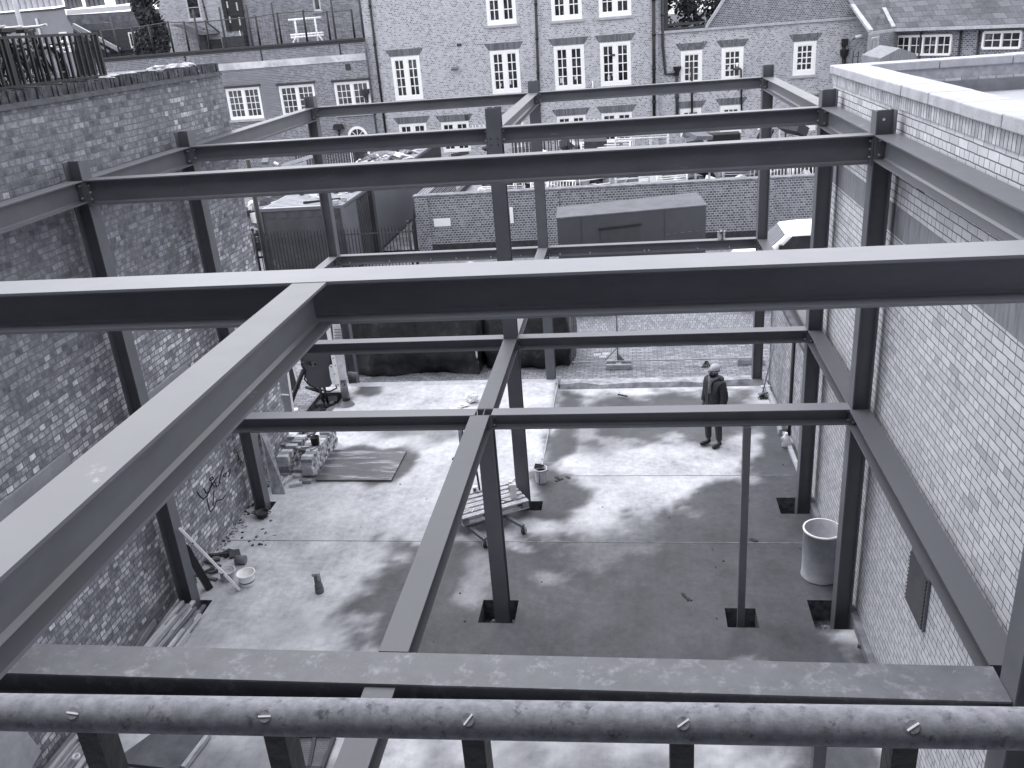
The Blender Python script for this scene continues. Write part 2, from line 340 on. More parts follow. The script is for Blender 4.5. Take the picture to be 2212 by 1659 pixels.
def floor_material():
    m = bpy.data.materials.new('slab_concrete'); m.use_nodes = True; n, l = m.node_tree.nodes, m.node_tree.links; b = n['Principled BSDF']
    geo = n.new('ShaderNodeNewGeometry'); a = n.new('ShaderNodeAttribute'); a.attribute_name = 'wet'
    def nz(s, d, r, st=(1,1,1)):
        mp = n.new('ShaderNodeMapping'); mp.inputs['Scale'].default_value = st; l.new(geo.outputs['Position'], mp.inputs[0])
        k = n.new('ShaderNodeTexNoise'); k.inputs['Scale'].default_value = s; k.inputs['Detail'].default_value = d; k.inputs['Roughness'].default_value = r; l.new(mp.outputs[0], k.inputs['Vector']); return k.outputs[0]
    def math_(op, x, y=None, c=False):
        k = n.new('ShaderNodeMath'); k.operation = op; k.use_clamp = c
        for i, t in enumerate((x, y)):
            if t is None: continue
            if isinstance(t, (int, float)): k.inputs[i].default_value = t
            else: l.new(t, k.inputs[i])
        return k.outputs[0]
    big, fine, fib = nz(1.3, 6, .65), nz(9, 8, .7), nz(7, 4, .6, (1.6, .22, 1))
    dry = n.new('ShaderNodeValToRGB'); e = dry.color_ramp.elements; e[0].position, e[0].color = .3, g(.19); e[1].position, e[1].color = .64, g(.68)
    e2 = e.new(.45); e2.color = g(.43)
    mixn = math_('ADD', math_('MULTIPLY', big, .55), math_('ADD', math_('MULTIPLY', fine, .35), math_('MULTIPLY', fib, .1)))
    l.new(mixn, dry.inputs[0])
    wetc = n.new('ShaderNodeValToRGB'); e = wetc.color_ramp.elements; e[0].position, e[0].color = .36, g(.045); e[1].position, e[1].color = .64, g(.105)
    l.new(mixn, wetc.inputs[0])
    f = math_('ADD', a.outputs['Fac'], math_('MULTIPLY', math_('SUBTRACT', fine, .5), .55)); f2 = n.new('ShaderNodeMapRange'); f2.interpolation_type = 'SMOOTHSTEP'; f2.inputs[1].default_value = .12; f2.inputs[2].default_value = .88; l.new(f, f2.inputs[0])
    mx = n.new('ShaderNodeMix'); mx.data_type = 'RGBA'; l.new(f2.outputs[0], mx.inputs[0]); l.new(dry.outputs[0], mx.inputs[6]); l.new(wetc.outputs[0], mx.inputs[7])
    # small dark spots and grit
    sp = nz(30, 3, .6); rs = n.new('ShaderNodeValToRGB'); rs.color_ramp.elements[0].position = .66; rs.color_ramp.elements[1].position = .74; l.new(sp, rs.inputs[0])
    m3 = n.new('ShaderNodeMix'); m3.data_type = 'RGBA'; l.new(math_('MULTIPLY', rs.outputs[0], .6), m3.inputs[0]); l.new(mx.outputs[2], m3.inputs[6]); m3.inputs[7].default_value = g(.09)
    l.new(m3.outputs[2], b.inputs['Base Color'])
    ro = n.new('ShaderNodeMapRange'); ro.inputs[3].default_value = .9; ro.inputs[4].default_value = .5; l.new(f2.outputs[0], ro.inputs[0]); l.new(ro.outputs[0], b.inputs['Roughness']); b.inputs['Specular IOR Level'].default_value = .3
    bp = n.new('ShaderNodeBump'); bp.inputs['Strength'].default_value = .3; bp.inputs['Distance'].default_value = .02; l.new(fine, bp.inputs['Height']); l.new(bp.outputs[0], b.inputs['Normal'])
    return m
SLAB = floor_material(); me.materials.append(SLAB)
PITM = mat('pit_soil', .11, .9, .1, namp=.6, nscale=12, bump=.4)
b = MB()
for x0, x1, y0, y1 in PITS:
    zt, zb = -.001, -.34
    b.quad((x0,y0,zb),(x1,y0,zb),(x1,y1,zb),(x0,y1,zb))
    for (ax, ay), (bx, by) in (((x0,y0),(x1,y0)), ((x1,y0),(x1,y1)), ((x1,y1),(x0,y1)), ((x0,y1),(x0,y0))): b.quad((ax,ay,zb),(bx,by,zb),(bx,by,fz(bx,by)-.001),(ax,ay,fz(ax,ay)-.001))
struct(b.build('foundation_pits', PITM))
b = MB(); b.box(-5.3,.055,8.101,8.35,-.3,-.002); b.box(.055,.075,3.9,8.1,-.3,-.0005); struct(b.build('slab_edge', CONC))
b = MB()
for (x0, y0, x1, y1) in ((-4.9,1.77,4.4,1.77), (.5,3.86,4.4,3.84)):
    b.bar((x0,y0,.0035),(x1,y1,.0035),.012,.003)
struct(b.build('slab_joint', mat('joint_filler', .26, .9, .1, namp=.4, nscale=8)))
# street: pavement of blocks, kerb, roadway
PAVE = brick('block_paving', 'h', .2, .1, .006, [(0,.17),(.5,.22),(1,.29)], .06, stain=(.1,1.2,.5,.75,.6), bump=.3)
PAVE2 = brick('road_blocks', 'h', .1, .2, .006, [(0,.17),(.5,.21),(1,.26)], .09, stain=(.12,.8,.5,.75,.5), bump=.2)
ry = at(1300, 749, Z=SZ).y
b = MB(); b.quad((-30,8.35,SZ),(-5.3,8.35,SZ),(-5.3,4.9,SZ),(-30,4.9,SZ)); b.quad((-30,8.35,SZ),(30,8.35,SZ),(30,ry,SZ),(-30,ry,SZ)); b.quad((4.9,4,SZ),(30,4,SZ),(30,8.35,SZ),(4.9,8.35,SZ)); struct(b.build('pavement', PAVE))
b = MB(); n_ = 64
for i in range(n_): b.box(-30+i*60/n_+.004, -30+(i+1)*60/n_-.004, ry+.001, ry+.13, SZ-.12, SZ+.006)
struct(b.build('kerb', STONE))
b = MB(); b.quad((-60,ry+.13,SZ-.1),(60,ry+.13,SZ-.1),(60,21.6,SZ-.1),(-60,21.6,SZ-.1)); struct(b.build('road', PAVE2))
b = MB()      # broken concrete strip at the mouth of the site
zz = SZ+.012
pts = [(.1,8.12)]+[(.1+.45*i, 8.15+.07*math.sin(i*1.7)+.03*math.cos(i*4.1)) for i in range(1, 10)]+[(4.5,8.14)]
for i in range(len(pts)-1):
    (xa, ya), (xb, yb) = pts[i], pts[i+1]
    ha, hb = .09+.02*math.sin(i*2.3), .09+.02*math.sin((i+1)*2.3)
    b.quad((xa,ya,zz-.05),(xb,yb,zz-.05),(xb,yb+.06,zz+hb-.02),(xa,ya+.06,zz+ha-.02)); b.quad((xa,ya+.06,zz+ha-.02),(xb,yb+.06,zz+hb-.02),(xb,8.62,zz+.02),(xa,8.62,zz+.02))
struct(b.build('broken_concrete_edge', mat('broken_concrete', .32, .9, .15, namp=.45, nscale=5, bump=.7, bscale=9)))
YARD = mat('yard_ground', .2, .9, .1, namp=.5, nscale=2)
b = MB(); b.quad((-60,21.6,SZ-.02),(60,21.6,SZ-.02),(60,38.5,SZ-.02),(-60,38.5,SZ-.02)); struct(b.build('yard', YARD))
# ================================================================ WALLS
LB = brick('left_wall_stock_brick', 'y', .116, .077, .008, [(0,.13),(.15,.175),(.5,.215),(.85,.265),(.95,.33),(1,.46)], .19, squash=2, sfreq=4, offset=.5, warp=.009, stain=(.1,.5,.5,.78,.5,), tonenoise=.42, zones=(.5,-.1,.06), msmooth=.35, bump=.9,
   low=(3.6,4.8,[(0,.19),(.2,.25),(.45,.31),(.62,.39),(.78,.49),(.9,.6),(1,.7)]))
LX = -4.95
b = MB(); b.box(LX-.33, LX, -12, 5.0, -.4, 6.98)
lw = b.build('brick_party_wall', LB); tag(lw, 'tall patchy old stock brick wall along the left of the site, with graffiti low down', 'wall')
b = MB(); rr = random.Random(3); z = 5.0
while z < 6.95:                                # toothed, broken end
    e = rr.uniform(.0, .09); b.box(LX-.3, LX-.004, 4.999, 5.0+e, z, z+.074); z += .078
b.build('broken_end', LB, lw)
b = MB(); b.box(LX-.4, LX+.05, -12, 4.97, 6.98, 7.02); b.box(LX-.4, LX+.03, -12, 4.96, 7.02, 7.04)
b.build('tile_creasing', STONED, lw)
b = MB(); y = -6.0
while y < 4.9:
    h = .13+rr.uniform(-.02, .012)
    b.obox((LX-.16, y+.036, 7.04+h/2), (.34+rr.uniform(-.03,.03), .066, h), (rr.uniform(-.04,.04), rr.uniform(-.03,.03), rr.uniform(-.05,.05))); y += .0745
b.build('brick_on_edge_coping', mat('coping_brick', .085, .95, .1, namp=.6, nscale=9, bump=.4, speck=(.4,5,.6,.68)), lw)
LM = mat('loose_mortar_pale', .42, .9, .1, namp=.4, nscale=9, bump=.6, bscale=12)
for i, (y, l_) in enumerate(((3.35,.4),(3.8,.35),(4.2,.3),(1.95,.5),(2.5,.3))):
    bm = bmesh.new(); bmesh.ops.create_icosphere(bm, subdivisions=3, radius=1)
    for v in bm.verts: k = 1+.5*noise.noise(v.co*1.6+Vector((i*5,0,0))); v.co = Vector((v.co.x*k*.13+LX-.17, v.co.y*k*l_*.5+y, max(-.03, v.co.z*k*.06)+7.175-.04*(i > 2)))-WLOC[lw.name]
    me_ = bpy.data.meshes.new('loose_mortar'); bm.to_mesh(me_); bm.free(); me_.materials.append(LM); o = bpy.data.objects.new('loose_mortar', me_); COL.objects.link(o); o.parent = lw; WLOC[o.name] = WLOC[lw.name]
RENDER = mat('cement_render', .3, .85, .2, namp=.2, nscale=3, bump=.15)
b = MB(); b.box(LX-.02, LX+.035, -6.0, -1.15, 2.93, 3.15); b.build('cement_band', RENDER, lw)
b = MB(); b.box(LX-.02, LX+.035, .6, 1.9, 2.8, 3.06); b.build('cement_band', RENDER, lw)
GR = mat('graffiti_paint', .025, .8, .1)
def stroke(b, pts, r=.009):
    P = [at(u, v, X=LX+.004) for u, v in pts]; b.tube([p for p in P], r, 5)
b = MB()
for s_ in ([(425,1062),(432,1072),(440,1078),(447,1072),(452,1060)],[(440,1055),(446,1066),(452,1060),(462,1040),(470,1030)],[(447,1078),(452,1100),(455,1106),(462,1096),(468,1082),(480,1078),(487,1070)],[(452,1060),(457,1042),(464,1052)],[(458,1046),(463,1040),(468,1052),(476,1042)],[(462,1060),(460,1092)],[(472,1050),(478,1020),(484,1008)],[(484,1024),(490,1020),(486,1030),(482,1028),(484,1024)],[(492,1018),(498,1014),(494,1030)],[(452,1036),(458,1030),(462,1034),(456,1038),(452,1036)]): stroke(b, s_)
for s_ in ([(510,978),(517,974)],[(513,976),(516,992)],[(512,993),(520,990)],[(520,1005),(521,994),(525,1000),(528,991),(531,1000)],[(534,990),(533,998),(538,995),(537,988)]): stroke(b, s_, .007)
b.build('graffiti', GR, lw)
# right: white-grey brick building with flat roof
RB = brick('right_wall_pale_brick', 'y', .225, .0785, .006, [(0,.38),(.06,.48),(.5,.54),(1,.6)], .12, squash=.5, sfreq=3, offset=.5, warp=.003, stain=(.2,.9,.54,.8,.45), msmooth=.25, tonenoise=.08)
RX, RYE, RZ = 4.56, 3.5, 6.49
rb = empty('flat_roofed_building', (RX, RYE, 0), 'pale brick flat roofed building with stone parapet along the right of the site', 'building')
b = MB(); b.box(RX, RX+.32, -14, RYE, -.4, RZ-.16); b.build('wall', RB, rb)
b = MB(); b.box(RX+.32, 14, RYE-.32, RYE-.001, -.4, RZ-.16)
b.build('wall', brick('right_end_brick', 'x', .215, .0785, .0045, [(0,.4),(.5,.5),(1,.6)], .13, squash=.5, sfreq=3), rb)
SOLD = brick('soldier_course', 'y', .075, .3, .007, [(0,.34),(.5,.45),(1,.55)], .08, offset=0, msmooth=.2)
b = MB(); b.box(RX-.012, RX+.30, -14, RYE+.012, RZ-.16, RZ-.02); b.box(RX+.30, 14, RYE-.30, RYE+.012, RZ-.16, RZ-.02); b.build('soldier_course', SOLD, rb)
b = MB(); y = -14
k = 0
while y < RYE-.1:
    y2 = min(y+.88, RYE+.04); b.box(RX-.05+rr.uniform(-.006,.006), RX+.36, y+.003, y2-.003, RZ-.02, RZ+.09+rr.uniform(-.004,.004)); y = y2
x = RX+.37
while x < 14:
    b.box(x+.003, x+.9, RYE-.33, RYE+.05+rr.uniform(-.006,.006), RZ-.02, RZ+.088+rr.uniform(-.004,.004)); x += .905
b.build('parapet_coping', STONE, rb, bevel=.012)
b = MB(); b.box(RX+.32, 14, RYE-.36, RYE-.322, 6.14, 6.3); b.build('roof_upstand', mat('upstand_felt', .2, .8, .2, namp=.25, nscale=4), rb)
b = MB(); b.box(RX+.322, 14, -14, RYE-.362, 5.9, 6.14); b.build('roof', mat('roof_membrane', .36, .55, .35, namp=.18, nscale=1.2, speck=(.2,.9,.55,.75)), rb)
b = MB(); b.box(RX-.006, RX+.02, -14, RYE-.001, 5.06, 5.37); b.build('concrete_band', mat('board_marked_concrete', .22, .85, .2, namp=.3, nscale=5, nstretch=(1,3,.6)), rb)
g0 = MB(); g0.box(RX-.03, RX+.01, -2.27, -1.71, 1.62, 2.24)
lv = g0.build('louvre_vent', MID, rb)
b = MB()
for i in range(13): b.obox((RX-.036, -1.99, 1.655+i*.0455), (.012,.52,.034), (0,.6,0))
b.build('louvre_blade', DARK, lv)
b = MB()
for i in range(4): b.box(RX-.008, RX+.01, -.84, -.62, 5.66+i*.035, 5.68+i*.035)
b.build('air_brick', DARK, rb)
b = MB(); b.tube([(RX-.02,.72,2.2),(RX-.02,.72,6.0)], .012, 6); b.build('lightning_cable', DARK, rb)
b = MB(); b.box(RX-.09, RX-.002, -9.9, 3.4, -.3, .11); b.build('plinth', mat('plinth_render', .2, .9, .15, namp=.35, bump=.3), rb)
LOWB = brick('low_wall_brick', 'y', .215, .0785, .005, [(0,.3),(.5,.38),(1,.48)], .1, squash=.5, sfreq=3, stain=(.12,1.4,.45,.7,.6))
b = MB(); b.box(RX+.06, RX+.28, RYE+.001, 8.3, -.4, 1.98)
lw2 = b.build('low_boundary_wall', LOWB); tag(lw2, 'low brick wall with stone coping running from the right hand building to the pavement', 'wall')
b = MB(); b.box(RX+.0, RX+.34, RYE+.06, 8.34, 1.98, 2.07); b.build('coping', STONED, lw2, bevel=.01)
b = MB(); b.tube([(RX+.03,5.5,-.1),(RX+.03,5.5,1.97)], .03, 8); b.build('downpipe', DARK, lw2)
b = MB(); b.bar((RX-.06,3.45,.02),(RX-.04,8.1,-.1),.07,.09); b.build('kerb_edge', STONE, lw2)
# back boundary wall across the street
WB = brick('street_wall_brick', 'x', .24, .083, .0095, [(0,.085),(.4,.125),(.75,.17),(1,.25)], .46, squash=.5, sfreq=1, offset=.5, warp=.003, stain=(.2,.7,.5,.8,.4), msmooth=.15)
WY = 20.9; WZ = 1.87
b = MB(); b.box(-5.9, 16, WY, WY+.34, SZ-.2, WZ); b.box(-5.95, -5.56, WY+.34, WY+6, SZ-.2, WZ)
bw_ = b.build('street_boundary_wall', WB); tag(bw_, 'long dark brick boundary wall with piers on the far side of the street', 'wall')
for px in (915, 1195, 1473, 1655):
    x = at(px, 480, Y=WY).x; b = MB(); b.box(x-.24, x+.24, WY-.06, WY+.001, SZ-.2, WZ-.02); b.build('pier', WB, bw_)
b = MB(); b.box(-5.97, 16, WY-.035, WY+.38, WZ, WZ+.05); b.build('coping', mat('wall_coping', .2, .9, .15, namp=.5, nscale=6, bump=.3), bw_)
b = MB(); b.box(-5.9, 16, WY-.05, WY+.001, SZ-.2, .14); b.build('plinth', mat('dark_plinth_brick', .05, .9, .2, namp=.4, nscale=9, bump=.3), bw_)
P0, P1 = at(936.5, 473, Y=WY), at(974, 488, Y=WY)
b = MB(); b.box(P0.x, P1.x, WY-.02, WY-.001, P1.z, P0.z); o = b.build('wall_sign', WHITE, bevel=.006); tag(o, 'blank white rectangular sign plate on the street wall beside the dark container', 'sign')
P0, P1 = at(1100, 448, Y=WY-.08), at(1110, 482, Y=WY-.08)
b = MB(); b.box(P0.x, P1.x, WY-.085, WY-.062, P1.z, P0.z); o = b.build('wall_sign', WHITE, bevel=.005); tag(o, 'narrow upright white sign on a brick pier, half hidden by the central column', 'sign')
# building on the photographer's side: gallery floor and the unseen wall behind it, tall and dark to block light
GBK = brick('gallery_wall_brick', 'x', .225, .078, .008, [(0,.04),(.5,.07),(1,.12)], .1)
gb = empty('gallery_building', (0,-11,0), 'unseen dark brick building, tall to block light, behind the railed access gallery', 'building')
b = MB(); b.box(-16, 16, -11.6, -11.0, -.4, 17); b.build('wall', GBK, gb)
b = MB(); b.box(-9, 9, -10.99, -9.02, 5.72, 5.9); b.build('gallery_floor', CONC, gb)
b = MB(); b.box(-9, 9, -10.99, -9.2, 8.6, 8.8); b.build('gallery_soffit', DARK, gb)
# ================================================================ STEEL FRAME
XL, XC, XR = -4.59, 0.0, 4.275               # column faces the cross beams meet
YA, YBb, YC, Y0 = 0.0, 2.75, 8.3, -4.73
ZL, ZU, ZT = 3.0, 6.113, 6.325
CW, TF = .203, .013
def hcol(name, label, x0, y0, z0, z1, flangeX, w_=CW, mat_=None, base=True, group='steel columns of the frame'):
    b = MB(); x1, y1 = x0+w_, y0+w_
    if flangeX:
        b.box(x0, x0+TF, y0, y1, z0, z1); b.box(x1-TF, x1, y0, y1, z0, z1); b.box(x0+TF, x1-TF, y0+w_/2-.005, y0+w_/2+.005, z0, z1)
    else:
        b.box(x0, x1, y0, y0+TF, z0, z1); b.box(x0, x1, y1-TF, y1, z0, z1); b.box(x0+w_/2-.005, x0+w_/2+.005, y0+TF, y1-TF, z0, z1)
    o = b.build(name, mat_ or STEEL); tag(o, label, 'column', group)
    if base:
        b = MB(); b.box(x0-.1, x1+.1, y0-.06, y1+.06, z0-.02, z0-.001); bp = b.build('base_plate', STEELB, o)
        for dx in (-.06, w_+.06):
            for dy in (.02, w_-.02):
                b = MB(); b.tube([(x0+dx,y0+dy,z0-.001),(x0+dx,y0+dy,z0+.05)], .014, 6); b.build('bolt', BOLT, bp)
    return o
zb = -.3
hcol('steel_column', 'left column beside the planks, its foot in a pit near the white buckets', XL-CW, YA, zb, ZT, True)
hcol('steel_column', 'left column beside the leaning board and brick stack, next to the small black tub', XL-CW, YBb, zb, ZT, True)
cLc = hcol('steel_column', 'far left column standing at the edge of the tarpaulin and the machine', XL-CW, YC, zb+.2, ZT, True)
hcol('steel_column', 'one storey central column in a square pit, in front of the pallet trolley', XC-CW, YA, zb, ZL-.004, False)
ccb = hcol('steel_column', 'tall central column behind the pallet, with four bolt holes near its top', XC-CW, YBb, zb, ZT+.05, False)
hcol('steel_column', 'farthest central column, its foot at the end of the step by the tarpaulin', XC-CW, YC, zb, ZT, False)
cra = hcol('steel_column', 'right column beside the big grey bin, with a round hole near its top', XR, YA, zb, ZT+.02, True)
hcol('steel_column', 'middle column of the right hand row, foot in a pit behind the grey bin', XR, YBb, zb, ZT, True)
hcol('steel_column', 'far right column beside the broom', XR, YC-.05, zb+.1, ZT, True)
hcol('steel_column', 'nearest right column against the pale wall, cut by the right edge of the picture', 4.265, Y0-.01, zb, 7.2, True, w_=.254)
hcol('steel_column', 'nearest left column, out of the picture at the left end of the front beams', XL-.254, Y0-.01, zb, 7.2, True, w_=.254)
b = MB()
for dx in (.05,.15):
    for dz in (0,.085): b.tube([(XC-CW+dx, YBb-.002, 5.88+dz),(XC-CW+dx, YBb+.001, 5.88+dz)], .011, 10)
b.build('bolt_hole', BLACK, ccb)
b = MB(); b.tube([(XR+.1, YA+.092, ZT-.075),(XR+.1, YA+.0965, ZT-.075)], .014, 14); b.build('bolt_hole', WHITE, cra)
P = at(1600, 1336, Z=0)
b = MB(); b.box(P.x-.045, P.x+.045, -.06, .03, -.3, 2.81); o = b.build('steel_post', STEEL, bevel=.006); tag(o, 'slim square post propping the right half of the lower middle cross beam', 'post')
b = MB(); b.box(P.x-.15, P.x+.15, -.12, .1, -.325, -.301); bp = b.build('base_plate', STEEL, o)
for dx in (-.1,.1):
    b = MB(); b.tube([(P.x+dx,-.015,-.301),(P.x+dx,-.015,-.22)], .013, 6); b.build('bolt', BOLT, bp)
P = at(1768, 1640, Y=-4.6)
b = MB(); b.box(P.x-.045, P.x+.045, -4.64, -4.55, 0, 2.62); o = b.build('steel_post', STEEL, bevel=.006); tag(o, 'slim square post under the front beam, seen below the railing at right', 'post')
ZUm = None
def beam(label, axis, a0, a1, c0, wd, zt, dp, tf=.014, tw=.01, m=None, plates=(True, True), stiff=True, group=None):
    """I section along axis 'x' (a0..a1, flange from y=c0) or 'y'"""
    b = MB()
    def bx(u0, u1, v0, v1, z0, z1):
        if axis == 'x': b.box(u0, u1, v0, v1, z0, z1)
        else: b.box(v0, v1, u0, u1, z0, z1)
    zt2 = zt; zb2 = zt-dp; cw = c0+wd/2
    bx(a0, a1, c0, c0+wd, zt-tf, zt); bx(a0, a1, c0, c0+wd, zb2, zb2+tf); bx(a0, a1, cw-tw/2, cw+tw/2, zb2+tf, zt-tf)
    rf = .018                                  # root fillets
    for s in (-1, 1):
        for z_, dz in ((zt-tf, -rf), (zb2+tf, rf)):
            q = [(cw+s*tw/2, z_), (cw+s*(tw/2+rf), z_), (cw+s*tw/2, z_+dz)]
            if axis == 'x': b.prism([(a0, c, z) for c, z in q], (a1-a0, 0, 0))
            else: b.prism([(c, a0, z) for c, z in q], (0, a1-a0, 0))
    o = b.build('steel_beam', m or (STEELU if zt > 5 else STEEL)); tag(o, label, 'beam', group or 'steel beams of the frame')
    for e, on in ((a0, plates[0]), (a1, plates[1])):
        if not on: continue
        s = 1 if e == a0 else -1
        b = MB(); u0, u1 = sorted((e+s*.0005, e+s*.012)); e0, e1 = c0+.012, c0+wd-.012
        if axis == 'x': b.box(u0, u1, e0, e1, zb2-.012, zt-tf-.002)
        else: b.box(e0, e1, u0, u1, zb2-.012, zt-tf-.002)
        pl = b.build('end_plate', STEEL, o)
        nb = 3 if dp > .26 else 2
        for k in range(nb):
            for sd in (-1, 1):
                z = zb2+dp*(.22+.56*k/max(1, nb-1)); c = cw+sd*wd*.28; b = MB()
                p0, p1 = e+s*.012, e+s*.034
                if axis == 'x': b.tube([(p0,c,z),(p1,c,z)], .013, 6)
                else: b.tube([(c,p0,z),(c,p1,z)], .013, 6)
                b.build('bolt', BOLT, pl)
    return o
G_ = .004
L1, R1 = XL+G_, XR-G_; CL, CR = XC-CW-G_, XC+G_
# --- upper level
bigb = beam('broadest upper cross beam, spanning the whole picture with a pale sky-lit top', 'x', XL, 4.26, -4.74, .31, ZU, .275, tf=.018, plates=(False, False), m=STEELG)
b = MB(); P = at(1088, 676, Y=-4.59); rr = random.Random(5)
for i in range(46):
    a = rr.uniform(0, 6.28); r = math.sqrt(rr.random()); x, z = P.x+.05*r*math.cos(a), P.z+.062*r*math.sin(a)
    b.obox((x, -4.5905, z), (.009, .0012, .004), (0, rr.uniform(-.5,.9), 0))
b.build('scuff_mark', MID, bigb)
beam('thick upper beam running from the lower left edge up to the broad cross beam', 'y', -10.4, Y0-.012, -.27, .215, ZU-.003, .27, tf=.016, plates=(False, False))
beam('deep upper cross beam from the column by the planks to the column by the bin', 'x', L1, R1, YA, .2, ZU, .295)
beam('upper cross beam of the middle bay, left of the tall central column', 'x', L1, CL, YBb, .19, ZU, .22)
beam('upper cross beam of the middle bay, right of the tall central column', 'x', CR, R1, YBb, .19, ZU, .22)
beam('farthest upper cross beam, left half under the tall school windows', 'x', L1, CL, YC, .17, ZU, .2)
beam('farthest upper cross beam, right half in front of the school wall', 'x', CR, R1, YC, .17, ZU, .2)
xlb, xrb, xcb = XL-CW, XR, XC-CW
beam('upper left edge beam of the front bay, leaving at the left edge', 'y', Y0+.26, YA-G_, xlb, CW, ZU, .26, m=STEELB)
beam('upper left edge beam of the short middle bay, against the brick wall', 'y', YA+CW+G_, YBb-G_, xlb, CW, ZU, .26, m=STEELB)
beam('upper left edge beam of the far bay', 'y', YBb+CW+G_, YC-G_, xlb, CW, ZU, .26)
beam('upper right edge beam of the front bay, running along the pale wall', 'y', Y0+.26, YA-G_, xrb, CW+.03, ZU, .26)
beam('upper right edge beam of the short middle bay', 'y', YA+CW+G_, YBb-G_, xrb, CW, ZU, .26)
beam('upper right edge beam of the far bay, next to the end of the parapet', 'y', YBb+CW+G_, YC-.05-G_, xrb, CW, ZU, .22)
beam('short upper central beam behind the tall central column', 'y', YBb+CW+G_, YC-G_, xcb, CW, ZU-.002, .22)
# --- lower level
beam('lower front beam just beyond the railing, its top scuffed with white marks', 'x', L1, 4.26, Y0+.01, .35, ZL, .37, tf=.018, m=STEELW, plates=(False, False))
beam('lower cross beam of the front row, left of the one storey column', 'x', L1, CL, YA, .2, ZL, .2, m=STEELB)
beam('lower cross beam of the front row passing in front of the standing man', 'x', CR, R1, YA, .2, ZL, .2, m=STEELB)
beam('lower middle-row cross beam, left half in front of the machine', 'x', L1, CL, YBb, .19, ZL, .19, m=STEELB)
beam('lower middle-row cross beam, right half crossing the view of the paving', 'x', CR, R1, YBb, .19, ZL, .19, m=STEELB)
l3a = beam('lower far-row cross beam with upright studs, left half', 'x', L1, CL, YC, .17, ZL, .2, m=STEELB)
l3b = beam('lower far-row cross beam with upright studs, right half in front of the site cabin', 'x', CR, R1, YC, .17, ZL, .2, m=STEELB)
for o_, pxs in ((l3a, (754,840,930,985,1010,1060,1125)), (l3b, (1210,1275,1392,1402,1507,1575,1700))):
    for px in pxs:
        x = at(px, 555, Y=YC+.03).x
        if not (L1+.1 < x < R1-.1): continue
        b = MB(); b.tube([(x,YC+.03,ZL-.186),(x,YC+.03,ZL-.14)], .012, 6); b.build('stud', BOLT, o_)
beam('lower left edge beam of the front bay, under the thick diagonal beam', 'y', Y0+.37, YA-G_, xlb, CW, ZL, .2)
beam('lower left edge beam of the short middle bay, mostly hidden by the thick beam', 'y', YA+CW+G_, YBb-G_, xlb, CW, ZL, .2)
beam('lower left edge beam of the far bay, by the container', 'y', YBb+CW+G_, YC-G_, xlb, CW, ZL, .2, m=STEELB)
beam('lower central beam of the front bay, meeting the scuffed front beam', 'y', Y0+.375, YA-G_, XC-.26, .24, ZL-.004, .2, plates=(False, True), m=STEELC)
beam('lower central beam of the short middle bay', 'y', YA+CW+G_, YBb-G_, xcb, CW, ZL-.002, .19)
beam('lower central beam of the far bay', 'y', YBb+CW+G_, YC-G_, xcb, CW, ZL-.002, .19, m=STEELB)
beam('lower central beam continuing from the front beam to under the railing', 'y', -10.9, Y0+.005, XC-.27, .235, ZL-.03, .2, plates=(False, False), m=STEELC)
beam('lower right edge beam of the front bay, running down beside the louvre vent', 'y', Y0+.375, YA-G_, xrb-.03, CW+.03, ZL, .2)
beam('lower right edge beam of the short middle bay', 'y', YA+CW+G_, YBb-G_, xrb, CW, ZL, .2)
beam('lower right edge beam of the far bay, above the broom', 'y', YBb+CW+G_, YC-.05-G_, xrb, CW, ZL, .2)
# ---- railing at the photographer's feet
def rp(u, v, d):
    q = at(u, v, Y=-9.0); return CAM + (q-CAM).normalized()*d
pa, pb = at(-60, 1537, Z=6.72), at(2280, 1575, Z=6.72)
dr = (pb-pa).normalized(); pa2, pb2 = pa-dr*1.2, pb+dr*1.2
rl = empty('gallery_railing', (pa+pb)/2, 'worn speckled steel tube handrail on dark uprights along the bottom of the picture', 'railing')
b = MB(); b.tube([pa2+(pb2-pa2)*(i/40) for i in range(41)], .0232, 28); b.build('handrail', RAILM, rl)
b = MB()
b.bar(pa2-Vector((0,0,.78)), pb2-Vector((0,0,.78)), .05, .012); b.build('bottom_rail', RAILD, rl)
for i, (u, v, tilt) in enumerate(((-290,1500,0),(166,1522,-.25),(578,1527,-.1),(1014,1532,.75),(1474,1541,.45),(1968,1554,.4),(2420,1560,.4))):
    q = at(u, v, Z=6.74); t = (q-pa).dot(dr); c = pa+dr*t
    b = MB(); b.box(c.x-.014, c.x+.014, c.y-.006, c.y+.03, c.z-.8, c.z-.018); b.build('baluster', RAILD, rl)
    # slotted screw on top of each upright, its glint painted as a white dash
    nrm = (CAM-c); nrm = (nrm-dr*nrm.dot(dr)).normalized(); base = c+nrm*.0229
    b = MB(); b.tube([base-nrm*.002, base+nrm*.0012], .0075, 14); sc_ = b.build('screw', RAILM, rl)
    a = math.radians(8)+tilt; e1 = dr; e2 = nrm.cross(dr); dv = e1*math.cos(a)+e2*math.sin(a)
    b = MB(); b.bar(base+nrm*.0018-dv*.0078, base+nrm*.0018+dv*.0078, .002, .0012, up=nrm); b.build('painted_glint', WHITE, sc_)
